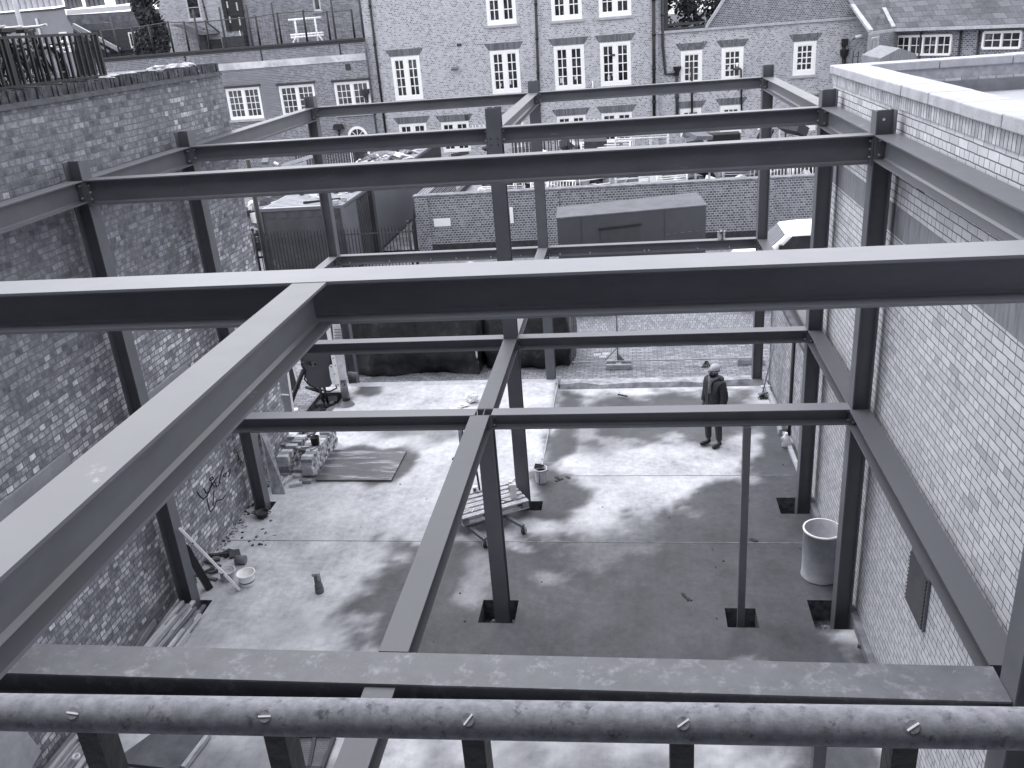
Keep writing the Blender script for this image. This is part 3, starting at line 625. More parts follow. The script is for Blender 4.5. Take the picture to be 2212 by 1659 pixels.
# ================================================================ BUILDINGS BEYOND THE STREET
FY = 38.0
SB = brick('school_stock_brick', 'x', .235, .082, .012, [(0,.15),(.18,.24),(.34,.34),(.7,.42),(1,.5)], .56, squash=.5, sfreq=1, stain=(.15,.35,.5,.8,.4), warp=.004, tonenoise=.15, zones=(.3,-.06,.06))
SBD = brick('school_dark_brick', 'x', .235, .082, .012, [(0,.08),(.4,.12),(.8,.19),(1,.28)], .36, squash=.5, sfreq=1, stain=(.26,.3,.5,.75,.5), warp=.004, tonenoise=.15, zones=(.25,-.2,.25))
ARCH = brick('gauged_arch_brick', 'x', .075, .5, .006, [(0,.12),(.5,.16),(1,.2)], .1, offset=0)
GLASS2 = mat('window_glass_paler', .09, .1, .6, nscale=1.2, namp=.6, speck=(.3, .8, .6, .62))
def wall_holes(b, x0, x1, z0, z1, Y, holes, dep=.14):
    xs_ = sorted({x0, x1, *[min(max(h[i], x0), x1) for h in holes for i in (0, 1)]}); zs_ = sorted({z0, z1, *[min(max(h[i], z0), z1) for h in holes for i in (2, 3)]})
    for i in range(len(xs_)-1):
        for j in range(len(zs_)-1):
            cx, cz = (xs_[i]+xs_[i+1])/2, (zs_[j]+zs_[j+1])/2
            if any(h[0] < cx < h[1] and h[2] < cz < h[3] for h in holes): continue
            b.quad((xs_[i],Y,zs_[j]),(xs_[i+1],Y,zs_[j]),(xs_[i+1],Y,zs_[j+1]),(xs_[i],Y,zs_[j+1]))
    for a, c, d, e in holes:
        b.quad((a,Y,d),(a,Y+dep,d),(a,Y+dep,e),(a,Y,e)); b.quad((c,Y,d),(c,Y,e),(c,Y+dep,e),(c,Y+dep,d))
        b.quad((a,Y,e),(a,Y+dep,e),(c,Y+dep,e),(c,Y,e)); b.quad((a,Y,d),(c,Y,d),(c,Y+dep,d),(a,Y+dep,d))
def hole(tl, tr, zb_px, Y, h=None):
    a, c = at(*tl, Y=Y), at(*tr, Y=Y); zt = (a.z+c.z)/2
    zb_ = at(*zb_px, Y=Y).z if zb_px else zt-h
    return (a.x, c.x, zb_, zt)
def window(parent, H, Y, cols, rows, mull, fr=.15, bar=.045, sill=True, lintel=True, m=None, depth=.05, papers=0, mh=.1, m2=None):
    a, c, d, e = H; b = MB(); y0, y1 = Y+depth-.04, Y+depth+.05; fb = fr*1.35
    b.box(a+.002, a+fr, y0, y1, d+.002, e-.002); b.box(c-fr, c-.002, y0, y1, d+.002, e-.002); b.box(a+fr, c-fr, y0+.002, y1, e-fr, e-.002); b.box(a+fr, c-fr, y0+.002, y1, d+.002, d+fb)
    spans = [(a+fr, c-fr)]
    if mull:
        mx_ = (a+c)/2; b.box(mx_-mh, mx_+mh, y0+.004, y1, d+fb, e-fr); spans = [(a+fr, mx_-mh), (mx_+mh, c-fr)]
    for s0, s1 in spans:
        st = .045; b.box(s0, s0+st, y0+.02, y1, d+fb, e-fr); b.box(s1-st, s1, y0+.02, y1, d+fb, e-fr); b.box(s0+st, s1-st, y0+.021, y1, e-fr-st, e-fr); b.box(s0+st, s1-st, y0+.021, y1, d+fb, d+fb+st)
        for k in range(1, cols):
            x = s0+st+(s1-s0-2*st)*k/cols; b.box(x-bar/2, x+bar/2, y0+.03, y1-.01, d+fb+st, e-fr-st)
        for k in range(1, rows):
            z = d+fb+st+(e-d-fr-fb-2*st)*k/rows; b.box(s0+st, s1-st, y0+.033, y1-.012, z-bar/2, z+bar/2)
    wdw = b.build('window', m or WHITE, parent)
    b = MB(); b.quad((a+.01,Y+depth+.03,d+.01),(c-.01,Y+depth+.03,d+.01),(c-.01,Y+depth+.03,e-.01),(a+.01,Y+depth+.03,e-.01)); b.build('pane', m2 or GLASS, wdw)
    if papers:
        b = MB(); rq = random.Random(int(a*100))
        for k in range(papers):
            x = rq.uniform(a+.25, c-.45); z = d+fb+rq.uniform(.1, .3); wp = rq.uniform(.08, .2); b.box(x, x+wp, Y+depth+.022, Y+depth+.026, z, z+rq.uniform(.1,.26))
        b.build('paper_notice', DIRTYW, wdw)
    if sill:
        b = MB(); b.box(a-.1, c+.1, Y-.09, Y-.001, d-.12, d-.002); b.build('sill', STONE, wdw)
    if lintel:
        b = MB(); z0, z1 = e+.03, e+.36; b.prism([(a-.04,Y-.008,z0),(c+.04,Y-.008,z0),(c+.26,Y-.008,z1),(a-.26,Y-.008,z1)], (0,.006,0)); b.build('lintel', ARCH, wdw)
    return wdw
sch = empty('school_building', (at(1100,300,Y=FY).x, FY, SZ), 'long brick school building with tall white paned sash windows facing the site', 'building')
mx0, mx1 = at(783,30,Y=FY).x, at(1421,80,Y=FY).x
row2 = [hole((843.7,123.6),(905,120),(854,218),FY), hole((1057,110),(1120.4,106.4),(1063,204),FY), hole((1195,100),(1261,96),(1206,196),FY), hole((1295,92.5),(1362,88.7),(1303,187),FY)]
rowU = []
for (bl, br) in (((1052,54.5),(1116.5,52)), ((1191,46),(1258,40.5)), ((1293,38),(1364,33))):
    a, c = at(*bl, Y=FY), at(*br, Y=FY); z = (a.z+c.z)/2; rowU.append((a.x+.02, c.x, z, z+2.3))
rowB = [hole((860.7,268.5),(920,266),None,FY,1.5), hole((952,264.7),(1012,262),(958,330),FY), hole((1064,258),(1130,255),None,FY,1.5), hole((1202.7,252),(1265,248),None,FY,1.5), hole((1299,245),(1365,242),None,FY,1.5)]
b = MB(); wall_holes(b, mx0, mx1, SZ-.1, 13, FY, row2+rowU+rowB); b.quad((mx0,FY,SZ),(mx0,FY+9,SZ),(mx0,FY+9,13),(mx0,FY,13)); b.quad((mx1,FY,SZ),(mx1,FY,13),(mx1,FY+9,13),(mx1,FY+9,SZ)); b.quad((mx0,FY,13),(mx0,FY+9,13),(mx1,FY+9,13),(mx1,FY,13))
b.build('wall', SB, sch)
for i, h in enumerate(row2): window(sch, h, FY, 2, 4, True, sill=False, papers=3 if i else 0)
for h in rowU: window(sch, h, FY, 2, 4, True)
for h in rowB: window(sch, h, FY, 2, 3 if h[3]-h[2] > 1.55 else 2, True, sill=False, fr=.1, bar=.035, mh=.09)
def pipe(parent, pts, r=.055, Y=FY, name='downpipe', m=None, joints=True):
    b = MB(); P = [at(u, v, Y=Y-.07) for u, v in pts]; b.tube(P, r, 8)
    if joints:
        for i in range(len(P)-1):
            n_ = int((P[i]-P[i+1]).length/1.6)
            for k in range(n_): q = P[i].lerp(P[i+1], (k+.5)/n_); b.tube([q-Vector((0,0,.06)), q+Vector((0,0,.06))], r*1.35, 8)
    return b.build(name, m or BLACK, parent)
pipe(sch, [(794,-30),(834,292)], .06); pipe(sch, [(1156,-30),(1168,330)], .065); pipe(sch, [(1412,-40),(1413,255)], .085)
b = MB(); q = at(982,147,Y=FY-.1); b.obox(q, (.18,.12,.14)); b.obox(q+Vector((.02,-.14,-.02)), (.34,.2,.1), (.5,0,0)); b.build('floodlight', MID, sch)
b = MB(); q = at(992,97,Y=FY); b.box(q.x-.12,q.x+.12,FY-.03,FY-.002,q.z-.07,q.z+.07)
for u, v in ((1322,118),(1335,343),(770,213),(1006.5,254),(971,364)): 
    pass
q = at(1008,363,Y=FY); b.build('vent', DARK, sch)
b = MB()
for u, v in ((1321.5,118.5),(1335.5,343.5),(1249,363.5)): 
    q = at(u, v, Y=FY)
b2 = MB(); q = at(1323,119,Y=FY); b2.box(q.x-.13,q.x+.13,FY-.02,FY-.002,q.z-.05,q.z+.05); b2.build('air_brick', DARK, sch)
b2 = MB(); q = at(1006,381,Y=FY); q = at(1008,254,Y=FY); b2.box(q.x-.1,q.x+.1,FY-.02,FY-.002,q.z-.14,q.z+.14); b2.build('vent', DARK, sch)
b2 = MB(); q = at(1281,208,Y=FY-.06); b2.tube([at(1280,175,Y=FY-.06), at(1282,208,Y=FY-.06)], .03, 6); b2.build('conduit', WHITE, sch)
# lettering between the basement windows: ILEA over a second line
def letters(txt, p0, p1, yb, Y, name='lettering', parent=None, size=None):
    fc = bpy.data.curves.new(name, 'FONT'); fc.body = txt; fc.extrude = .01; fc.offset = .035
    a, c = at(*p0, Y=Y), at(*p1, Y=Y); fc.size = size or 1; o = bpy.data.objects.new('tmp', fc); COL.objects.link(o)
    dg = bpy.context.evaluated_depsgraph_get(); me_ = bpy.data.meshes.new_from_object(o.evaluated_get(dg)); bpy.data.objects.remove(o)
    xs_ = [v.co.x for v in me_.vertices]; s = (c.x-a.x)/(max(xs_)-min(xs_)); ys_ = [v.co.y for v in me_.vertices]; mx = min(xs_)
    for v in me_.vertices: v.co = Vector((a.x+(v.co.x-mx)*s, Y-.012-v.co.z, a.z+v.co.y*s))-WLOC[parent.name]
    me_.materials.clear(); me_.materials.append(WHITE)
    ob = bpy.data.objects.new(name, me_); COL.objects.link(ob); ob.parent = parent; WLOC[ob.name] = WLOC[parent.name]; return ob
letters('I L E A', (1021,279), (1050,277), 0, FY, parent=sch); letters('SCIENCE', (1020,287.5), (1048,285.5), 0, FY, parent=sch)
letters('I L E A', (1266,266), (1297,264), 0, FY, parent=sch); letters('SCIENCE', (1267,274.5), (1296,272.5), 0, FY, parent=sch)
# --- right wing with gable
WY2 = 38.25
rw = empty('gabled_school_wing', (at(1650,200,Y=WY2).x, WY2, SZ), 'lower brick school wing with a gable and small paned windows, behind the right hand columns', 'building')
gx0, gx1 = mx1+.002, at(1873,100,Y=WY2).x
zst = at(1430,72,Y=WY2).z
hs = [hole((1470.6,111.4),(1517.4,107),(1470,187),WY2), hole((1558.8,104.3),(1606.7,100),(1557,178),WY2), hole((1715,91),(1764.5,88),(1711.5,164),WY2), hole((1469.4,235.6),(1515,232.5),None,WY2,1.4), hole((1556,229),(1603,226),None,WY2,1.4), hole((1735,222),(1765,220),None,WY2,1.4)]
b = MB(); wall_holes(b, gx0, gx1, SZ-.1, zst, WY2, hs); b.quad((gx1,WY2,SZ),(gx1,WY2,zst),(gx1,WY2+8,zst),(gx1,WY2+8,SZ)); b.quad((gx0,WY2,zst),(gx1,WY2,zst),(gx1,WY2+8,zst),(gx0,WY2+8,zst))
b.build('wall', SB, rw)
for i, h in enumerate(hs): window(rw, h, WY2, 3, 4 if i < 3 else 2, False, fr=.17, bar=.05, sill=(i == 2), papers=1 if i < 3 else 0)
b = MB(); b.box(gx0, gx1+.05, WY2-.1, WY2-.001, zst-.02, zst+.1); b.build('string_course', STONE, rw)
A, Bp = at(1527,63,Y=WY2), at(1860,38,Y=WY2); A.z = Bp.z = zst+.101
sl_ = (at(1570,0,Y=WY2)-at(1530,62,Y=WY2)); sr = (at(1829,0,Y=WY2)-at(1860,38,Y=WY2))
kl, kr = sl_.z/sl_.x, sr.z/sr.x; xa = (kl*A.x-kr*Bp.x)/(kl-kr); za = A.z+kl*(xa-A.x)
b = MB(); b.prism([A, Bp, (xa,WY2,za)], (0,.4,0)); b.build('gable', SBD, rw)
b = MB(); b.bar((A.x-.05,WY2+.15,A.z),(xa,WY2+.15,za+.05),.5,.12,up=(0,0,1)); b.bar((Bp.x+.05,WY2+.15,Bp.z),(xa,WY2+.15,za+.05),.5,.12); b.build('gable_coping', STONE, rw)
b = MB(); p = at(1428,40,Y=WY2); b.box(gx0, p.x+.12, WY2, WY2+.4, zst+.1, 12); b.build('wall', SB, rw)
b = MB(); p = at(1437,60,Y=WY2); b.box(p.x-.14, p.x+.14, WY2+.05, WY2+.3, zst+.101, 12); q = at(1530,80,Y=WY2); b.box(p.x+.14, q.x, WY2+.08, WY2+.22, zst+.101, zst+.22); b.box(p.x+.14, q.x-.4, WY2+.1, WY2+.2, zst+.3, zst+.42); b.build('opening_frame', DARK, rw)
pipe(rw, [(1430,-40),(1432,100),(1438,160.5),(1458,160)], .075, WY2, m=DARK); pipe(rw, [(1462,162),(1463,255)], .085, WY2, m=DARK); pipe(rw, [(1494,133),(1495,255)], .055, WY2)
b = MB(); q = at(1463,152,Y=WY2-.1); b.lathe(q-Vector((0,0,.2)), [(.09,-.05),(.1,.1),(.2,.26),(.2,.4)], 10); b.build('hopper', BLACK, rw)
pipe(rw, [(1601,150),(1602,240)], .045, WY2, 'lamp_pole')
b = MB(); q = at(1592,149,Y=WY2-.25); b.lathe(q, [(.05,.1),(.2,.03),(.22,-.04),(.0,-.06)], 12); b.build('wall_lamp', DARK, rw); b = MB(); b.lathe(q, [(.03,.1),(.06,.18),(.02,.3),(.0,.31)], 10); b.build('bulb', WHITE, rw)
b = MB(); q = at(1786,164.5,Y=WY2-.12); q = at(1785,163,Y=WY2); pass
for u, v, s in ((1650,165,1),(1848,80,1)):
    b = MB(); q = at(u, v, Y=WY2-.3); b.tube([q, q+Vector((.32,-.12,.06))], .07, 8); b.build('security_camera', WHITE, rw); b = MB(); b.tube([q+Vector((.05,0,0)), q+Vector((-.05,.29,-.12))], .025, 6); b.build('bracket', DARK, rw)
pipe(rw, [(1822,95),(1824,186)], .09, WY2); b = MB(); q = at(1824,112,Y=WY2-.12); b.lathe(q-Vector((0,0,.3)), [(.1,0),(.2,.2),(.22,.42)], 10); q = at(1824,105,Y=WY2-.1); b.obox(q+Vector((0,0,.3)), (.3,.15,.3)); b.build('hopper', BLACK, rw)
b = MB()
for u in (1838,1849,1862): P = at(u,186,Y=WY2-.6); b.tube([P, P+Vector((0,0,1.6))], .022, 6)
b.build('guard_bars', BLACK, rw)
# --- slate roofed hall at far right
ze = 5.7
hall = empty('slate_roofed_hall', (at(2050,62,Z=ze).x, at(2050,62,Z=ze).y, SZ), 'building with a long slate roof and white windows beyond the flat roof, top right', 'building')
E1, E2 = at(1930,62,Z=ze), at(2212,52,Z=ze); E3 = E1+(E2-E1)*1.6; E0 = at(1881,68.5,Z=ze)
dv = (E2-E1).normalized(); nv = Vector((-dv.y, dv.x, 0))
R1 = at(1919,-12,Y=(E1+nv*5).y); R3 = E3+(R1-E1); 
SL = brick('slate_roof', 'x', .36, .22, .008, [(0,.09),(.5,.115),(1,.15)], .05, stain=(.05,.6,.55,.72,.7), bump=.3, msmooth=.3)
b = MB(); b.quad(E1, E3, R3, R1)
V0 = at(1829,-3,Y=E0.y+4); b.quad(E0, E1, R1, V0); b.quad(R1, R3, R3+nv*6-Vector((0,0,3)), R1+nv*6-Vector((0,0,3)), V0+nv*4); b.build('roof', SL, hall)
b = MB(); b.bar(E1-Vector((0,0,.06)), E3-Vector((0,0,.06)), .14, .13); b.bar(E0-Vector((0,0,.06)), E1-Vector((0,0,.06)), .14, .13); b.build('gutter', STONE, hall)
b = MB(); b.bar(E1+Vector((0,0,.06)), at(1909,18,Y=(E1+nv*2.2).y), .18, .1); b.bar(E0+Vector((0,0,.03)), V0+Vector((0,0,.05)), .2, .12); b.build('hip_flashing', STONE, hall)
wi = nv*.45
def hw(u, v, off=0): # point on the hall wall plane
    o = E1+wi+nv*off; d = (at(u, v, Y=40)-CAM).normalized(); t = (o-CAM).dot(nv)/d.dot(nv); return CAM+d*t
b = MB(); a0, a1 = E1+wi-Vector((0,0,.12)), E3+wi-Vector((0,0,.12)); b.quad((a0.x,a0.y,SZ),(a1.x,a1.y,SZ),a1,a0); c0 = E0+Vector((.5,.4,-.12)); b.quad((c0.x,c0.y,SZ),(a0.x,a0.y,SZ),a0,c0); b.build('wall', SBD, hall)
for (tl, br, nc) in (((1938.7,79),(2056,115),4), ((2126,70),(2207,101),2)):
    p0, p1 = hw(tl[0],(tl[1]+br[1])/2+3), hw(br[0],(tl[1]+br[1])/2-3); zt_, zb_ = hw(tl[0],tl[1]).z, hw(tl[0],br[1]+3).z
    b = MB(); up = Vector((0,0,1)); ln = (p1-p0); ln.z = 0; o = Vector((p0.x,p0.y,0))-nv*.04
    for k in range(nc+1): q = o+ln*k/nc; b.bar(q+up*zb_, q+up*zt_, .09, .13, up=nv)
    for z in (zb_, zt_): b.bar(o+up*z, o+ln+up*z, .1, .1)
    for k in range(nc):
        q = o+ln*(k+.5)/nc; b.bar(q+up*zb_, q+up*zt_, .035, .03, up=nv)
    zm = (zb_+zt_)/2; b.bar(o+up*zm+nv*.01, o+ln+up*zm+nv*.01, .03, .035)
    wd_ = b.build('window', WHITE, hall); o2 = o+nv*.025; b = MB(); b.quad(o2+up*zb_, o2+ln+up*zb_, o2+ln+up*zt_, o2+up*zt_); b.build('pane', GLASS, wd_)
b = MB(); p0, p1 = at(1884,84,Z=5.1), at(1907,80,Z=5.1)
for k in range(4): q = p0.lerp(p1, k/3); b.tube([q, q-Vector((0,0,1.3))], .05, 4)
b.bar(p0, p1, .08, .1); b.build('window', WHITE, hall)
b = MB(); q = at(2040,100,Y=(E1+wi).y-.3)
for u in (1990,2075,2115): 
    p = hw(u, 95); p = p-nv*.08; b.tube([Vector((p.x,p.y,SZ)), Vector((p.x,p.y,ze-.2))], .05, 6)
b.build('downpipe', DARK, hall)
sk = at(1936,124,Y=22); b = MB(); b.prism([sk+Vector((-.5,0,0)), sk+Vector((.1,0,.28)), sk+Vector((.62,0,.06)), sk+Vector((.62,0,-3)), sk+Vector((-.5,0,-3))], (0,2.5,0)); o = b.build('shed_roof', mat('corrugated_sheet', .2, .6, .3, namp=.3, nscale=4, nstretch=(6,.4,1))); tag(o, 'small grey pitched shed roof peeping over the far parapet', 'shed')
# --- left wing with roof court
LY = 37.6
lwg = empty('low_school_wing', (at(520,250,Y=LY).x, LY, SZ), 'low brick school wing with pale stone band and roof court behind mesh fencing, upper left', 'building')
lx0, lx1 = at(205,130,Y=LY).x, mx0-.002
zt_ = at(790,80,Y=LY).z; hb = (at(798,114,Y=LY).z, at(798,129,Y=LY).z)
hl = [hole((485.8,191),(559.3,188),(498,260),LY), hole((601,186),(677,181),(614,252),LY), hole((720,177),(796,175),(732,247),LY)]
b = MB(); wall_holes(b, lx0, lx1, SZ-.1, zt_-.1, LY, hl); b.quad((lx0,LY,zt_-.1),(lx1,LY,zt_-.1),(lx1,LY+9.5,zt_-.1),(lx0,LY+9.5,zt_-.1)); b.build('wall', SBD, lwg)
for h in hl: window(lwg, h, LY, 3, 4, True, fr=.09, bar=.03, lintel=False, mh=.06, m2=GLASS2)
for h in hl:
    b = MB(); b.box(h[0]-.1, h[1]+.1, LY-.09, LY-.001, h[3]+.03, h[3]+.13); b.build('drip_mould', DARK, lwg)
b = MB(); x = lx0; i = 0
while x < lx1-.05:
    x2 = min(x+3.1, lx1-.01); b.box(x+.004, x2-.004, LY-.05, LY-.001, hb[1], hb[0]); x = x2
b.build('stone_band', mat('stone_band', .48, .85, .2, namp=.25, nscale=1.2, speck=(.7,.5,.5,.6)), lwg)
b = MB(); b.box(lx0, lx1+.0, LY-.12, LY+.35, zt_-.1, zt_); b.box(lx0, lx1, LY-.05, LY+.3, zt_-.22, zt_-.101); b.build('parapet_coping', DARK, lwg)
b = MB()
for u, v in ((400,125),(565,118),(735,108)):
    p = at(u, v, Y=LY); b.box(p.x-.03, p.x+.03, LY-.03, LY-.001, hb[0], zt_-.23)
b.build('movement_joint', BLACK, lwg)
b = MB(); z = at(740,365,Y=LY).z; b.box(lx0, lx1, LY-.06, LY-.001, z-.05, z+.05); b.build('string_course', DARK, lwg)
pipe(lwg, [(790,195),(793,235),(812,248)], .05, LY, m=DARK); b = MB(); q = at(789,203,Y=LY-.1); b.lathe(q-Vector((0,0,.2)), [(.08,0),(.24,.25),(.26,.45)], 10); b.build('hopper', DARK, lwg)
b = MB(); q = at(752,145,Y=LY); b.box(q.x-.14,q.x+.14,LY-.03,LY-.001,q.z-.16,q.z+.16); b.build('vent', DARK, lwg)
b = MB(); pc = at(773,296,Y=LY-.03); rr_ = .5
arc = [(math.cos(t), math.sin(t)) for t in [math.pi*k/14 for k in range(15)]]
for i in range(14):
    (c0_, s0_), (c1_, s1_) = arc[i], arc[i+1]; r1, r2 = .42, .56
    b.hexa([pc+Vector((r1*c0_,0,r1*s0_)), pc+Vector((r2*c0_,0,r2*s0_)), pc+Vector((r2*c1_,0,r2*s1_)), pc+Vector((r1*c1_,0,r1*s1_)), pc+Vector((r1*c0_,.06,r1*s0_)), pc+Vector((r2*c0_,.06,r2*s0_)), pc+Vector((r2*c1_,.06,r2*s1_)), pc+Vector((r1*c1_,.06,r1*s1_))])
for sgn in (-1,1): b.box(pc.x+sgn*.49-.07, pc.x+sgn*.49+.07, pc.y, pc.y+.06, pc.z-1.4, pc.z)
for t in (math.pi/4, math.pi/2, 3*math.pi/4): b.bar(pc+Vector((0,.03,0)), pc+Vector((.43*math.cos(t),.03,.43*math.sin(t))), .03, .03, up=(0,1,0))
b.box(pc.x-.42, pc.x+.42, pc.y+.01, pc.y+.05, pc.z-.03, pc.z+.03); b.box(pc.x-.42, pc.x+.42, pc.y+.01, pc.y+.05, pc.z-1.4, pc.z-1.33)
aw = b.build('window', WHITE, lwg); b = MB(); b.prism([pc+Vector((.45*c,.028,.45*s)) for c, s in arc]+[pc+Vector((-.45,.028,-1.4)), pc+Vector((.45,.028,-1.4))], (0,.004,0)); b.build('pane', GLASS, aw)
pipe(lwg, [(732,280),(733,295)], .05, LY); b = MB(); q = at(729,275,Y=LY-.3); b.prism([q+Vector((-.28,0,-.13)), q+Vector((.28,0,-.13)), q+Vector((.2,0,.15)), q+Vector((-.2,0,.15))], (0,.25,0)); b.build('wall_lamp', BLACK, lwg)
# court fence on its roof
cf = empty('mesh_court_fence', (at(600,90,Y=LY+.15).x, LY+.15, zt_), 'tall see-through mesh fence on dark posts round the roof court', 'fence')
FP = [(430,185,350),(420,375,185,425),]
posts = [((420,425),(375,185)),((558,415),(512,190)),((745,400),(718,178)),((1185,375),(1145,140)),((1375,360),(1325,110)),((1600,340),(1560,90)),((1805,335),(1775,98)),((2020,320),(1988,80)),((100,452),(60,235)),((-170,470),(-200,260)),((250,440),(210,215))]
tops = []
for (bx_, by_), (tx_, ty_) in posts:
    p = at(271+.2451*bx_, .2451*by_, Y=LY+.15); h = at(271+.2451*tx_, .2451*ty_, Y=LY+.15).z; b = MB(); b.tube([(p.x,LY+.15,zt_),(p.x,LY+.15,h)], .055, 6); b.build('post', BLACK, cf); tops.append((p.x, h))
for (bx_, by_), (tx_, ty_) in (((655,400),(615,170)),((885,390),(865,140)),((1120,385),(1090,125)),((1340,365),(1322,108)),((1855,330),(1825,72)),((2100,320),(2065,55)),((-60,440),(-80,200))):
    p = at(271+.2451*bx_, .2451*by_, Y=LY+6); h = at(271+.2451*tx_, .2451*ty_, Y=LY+6).z; b = MB(); b.tube([(p.x,LY+6,zt_-.1),(p.x,LY+6,max(h,zt_+2.2))], .06, 6); b.build('post', DARK, cf)
tops.sort(); b = MB()
for i in range(len(tops)-1):
    (xa_, ha), (xb_, hb_) = tops[i], tops[i+1]; b.tube([(xa_,LY+.15,ha-.05),(xb_,LY+.15,hb_-.05)], .022, 4)
    nn = int((xb_-xa_)/.16)
    for k in range(nn): x = xa_+(xb_-xa_)*k/nn; b.tube([(x,LY+.15,zt_),(x,LY+.15,ha+(hb_-ha)*k/nn-.05)], .0045, 3, cap=False)
    for k in range(9): z = .1+k*.25; b.tube([(xa_,LY+.15,zt_+z),(xb_,LY+.15,zt_+z)], .0045, 3, cap=False)
b.build('mesh_panel', DARK, cf)
b = MB(); q0, q1 = at(640,95,Y=LY+2.5), at(692,92,Y=LY+2.5); zr = at(640,42,Y=LY+2.5).z; zf = zt_-.1; zm = at(640,75,Y=LY+2.5).z
for q in (q0+Vector((.12,0,0)), q1-Vector((.12,0,0))): b.tube([(q.x,q.y,zf),(q.x,q.y,zr)], .05, 6)
for q, s in ((q0,-1),(q1,1)): b.tube([(q.x+.1*-s,q.y,zm),(q.x+s*.2,q.y,zf)], .045, 6)
for z in (zr, zm, zm-.12): b.tube([(q0.x-.25,q0.y,z),(q1.x+.25,q1.y,z)], .05, 6)
o = b.build('goal_frame', WHITE); tag(o, 'white tubular goal frame standing on the roof court behind the mesh', 'goal frame')
# --- pale brick house behind the court
PBK = brick('pale_house_brick', 'x', .235, .082, .01, [(0,.26),(.3,.36),(1,.48)], .44, stain=(.25,.5,.5,.75,.5), warp=.004)
PBD = brick('brown_house_brick', 'x', .235, .082, .01, [(0,.14),(.4,.22),(1,.32)], .32, stain=(.12,.4,.5,.75,.5))
HY = 50
ph = empty('pale_brick_house', (at(450,60,Y=HY).x, HY, SZ), 'tall pale brick house with dark sash windows behind the roof court', 'building')
xA, xB, xC = at(349,50,Y=HY).x, at(514,50,Y=HY).x, at(790,30,Y=HY).x
ph_h = [hole((397,-10),(427,-12),(419,44),HY)]
b = MB(); wall_holes(b, xA, xB, SZ, 13.5, HY, ph_h); b.quad((xA,HY,SZ),(xA,HY,13.5),(xA,HY+9,13.5),(xA,HY+9,SZ)); b.build('wall', PBK, ph)
ph_h2 = [hole((672,-20),(688,-21),(679,25),HY+.1)]
b = MB(); wall_holes(b, xB+.001, xC, SZ, 13.5, HY+.1, ph_h2); b.build('wall', PBD, ph)
window(ph, ph_h[0], HY, 1, 2, False, fr=.07, m=DIRTYW, lintel=False); window(ph, ph_h2[0], HY+.1, 1, 1, False, fr=.06, m=DIRTYW, lintel=False)
p0, p1 = at(478,-15,Y=HY-.1), at(516,66,Y=HY-.1); b = MB(); b.box(p0.x-.1, p0.x+.16, HY-.15, HY-.005, p1.z, 13); b.box(p0.x+1.0, p0.x+1.25, HY-.15, HY-.005, p1.z-1.2, 13); b.box(p0.x+.16, p0.x+1.0, HY-.06, HY-.005, p1.z, 13)
for z in (p1.z+.9, p1.z+2.3): b.box(p0.x+.16, p0.x+1.0, HY-.1, HY-.061, z, z+.12)
dr_ = b.build('stair_window', BLACK, ph); b = MB()
for k in range(6): b.box(p0.x+.2, p0.x+.3, HY-.09, HY-.0615, p1.z+.5+k*.9, p1.z+.9+k*.9); b.box(p0.x+.85, p0.x+.95, HY-.09, HY-.0615, p1.z+.3+k*.9, p1.z+.8+k*.9)
b.build('pane', DIRTYW, dr_)
c0, c1, c2, c3 = at(392,53,Y=HY-1), at(420,50,Y=HY-2.2), at(474,71,Y=HY-2.2), at(470,80,Y=HY-1)
b = MB(); b.prism([at(391,53,Y=HY-.02), at(420,52,Y=HY-.02), at(474,72,Y=HY-.02), at(456,75,Y=HY-.02)], (0,-1.4,0)); b.build('canopy', MID, ph)
b = MB(); q = at(432,70,Y=HY-.7); b.box(q.x-.15, q.x+.35, HY-.9, HY-.6, zt_-2, q.z+.2); q = at(465,85,Y=HY); b.box(q.x-.5, q.x+.4, HY-.08, HY-.005, zt_-2, q.z); q = at(510,85,Y=HY); b.box(q.x-.7,q.x+.8,HY-.6,HY-.02,zt_-2,q.z+.2); b.build('porch', DARK, ph)
pipe(ph, [(432,-20),(449,50),(474,70)], .05, HY, m=DARK)
# --- trees
def leaves(b, c, rad, n, size, seed, squash=(1,1,1), gaps=.0):
    rq = random.Random(seed); c = Vector(c)
    cl = [(Vector((rq.gauss(0,.5), rq.gauss(0,.5), rq.gauss(0,.5))), rq.uniform(.28,.5)) for _ in range(26)]
    for i in range(n):
        k, r = rq.choice(cl); d = Vector((rq.gauss(0,1), rq.gauss(0,1), rq.gauss(0,1))).normalized()
        p = k+d*r*rq.uniform(.6,1)
        if p.length > 1.1: p = p.normalized()*rq.uniform(.85,1.1)
        p = c+Vector((p.x*rad[0], p.y*rad[1], p.z*rad[2])); s = size*rq.uniform(.6,1.4)
        a = Vector((rq.gauss(0,1), rq.gauss(0,1), rq.gauss(0,1))).normalized(); e = a.orthogonal().normalized(); f = a.cross(e); b.mi = rq.choice((0,0,1))
        b.quad(p-e*s*.5, p+f*s*.3, p+e*s*.5, p-f*s*.3)
def tree(label, c, rad, n, size, seed, ground):
    r = empty('tree', (c[0], c[1], ground), label, 'tree', None); b = MB(); leaves(b, c, rad, n, size, seed); b.build('crown', [LEAF, LEAF2], r)
    b = MB(); b.tube([(c[0],c[1],ground),(c[0]+.1,c[1],(ground+c[2])/2),(c[0],c[1],c[2])], [.25,.18,.08], 8)
    for k in range(4): b.tube([(c[0],c[1],c[2]-rad[2]*.4), (c[0]+rad[0]*.6*math.cos(k*1.6), c[1]+rad[1]*.6*math.sin(k*1.6), c[2]+rad[2]*.3)], [.08,.02], 5)
    b.build('trunk', WOODD, r); return r
q = at(315,42,Y=46); tree('dark dense evergreen tree between the terrace houses and the pale brick house', (q.x,46,q.z-.5), (1.15,1.2,3.0), 9000, .26, 4, SZ)
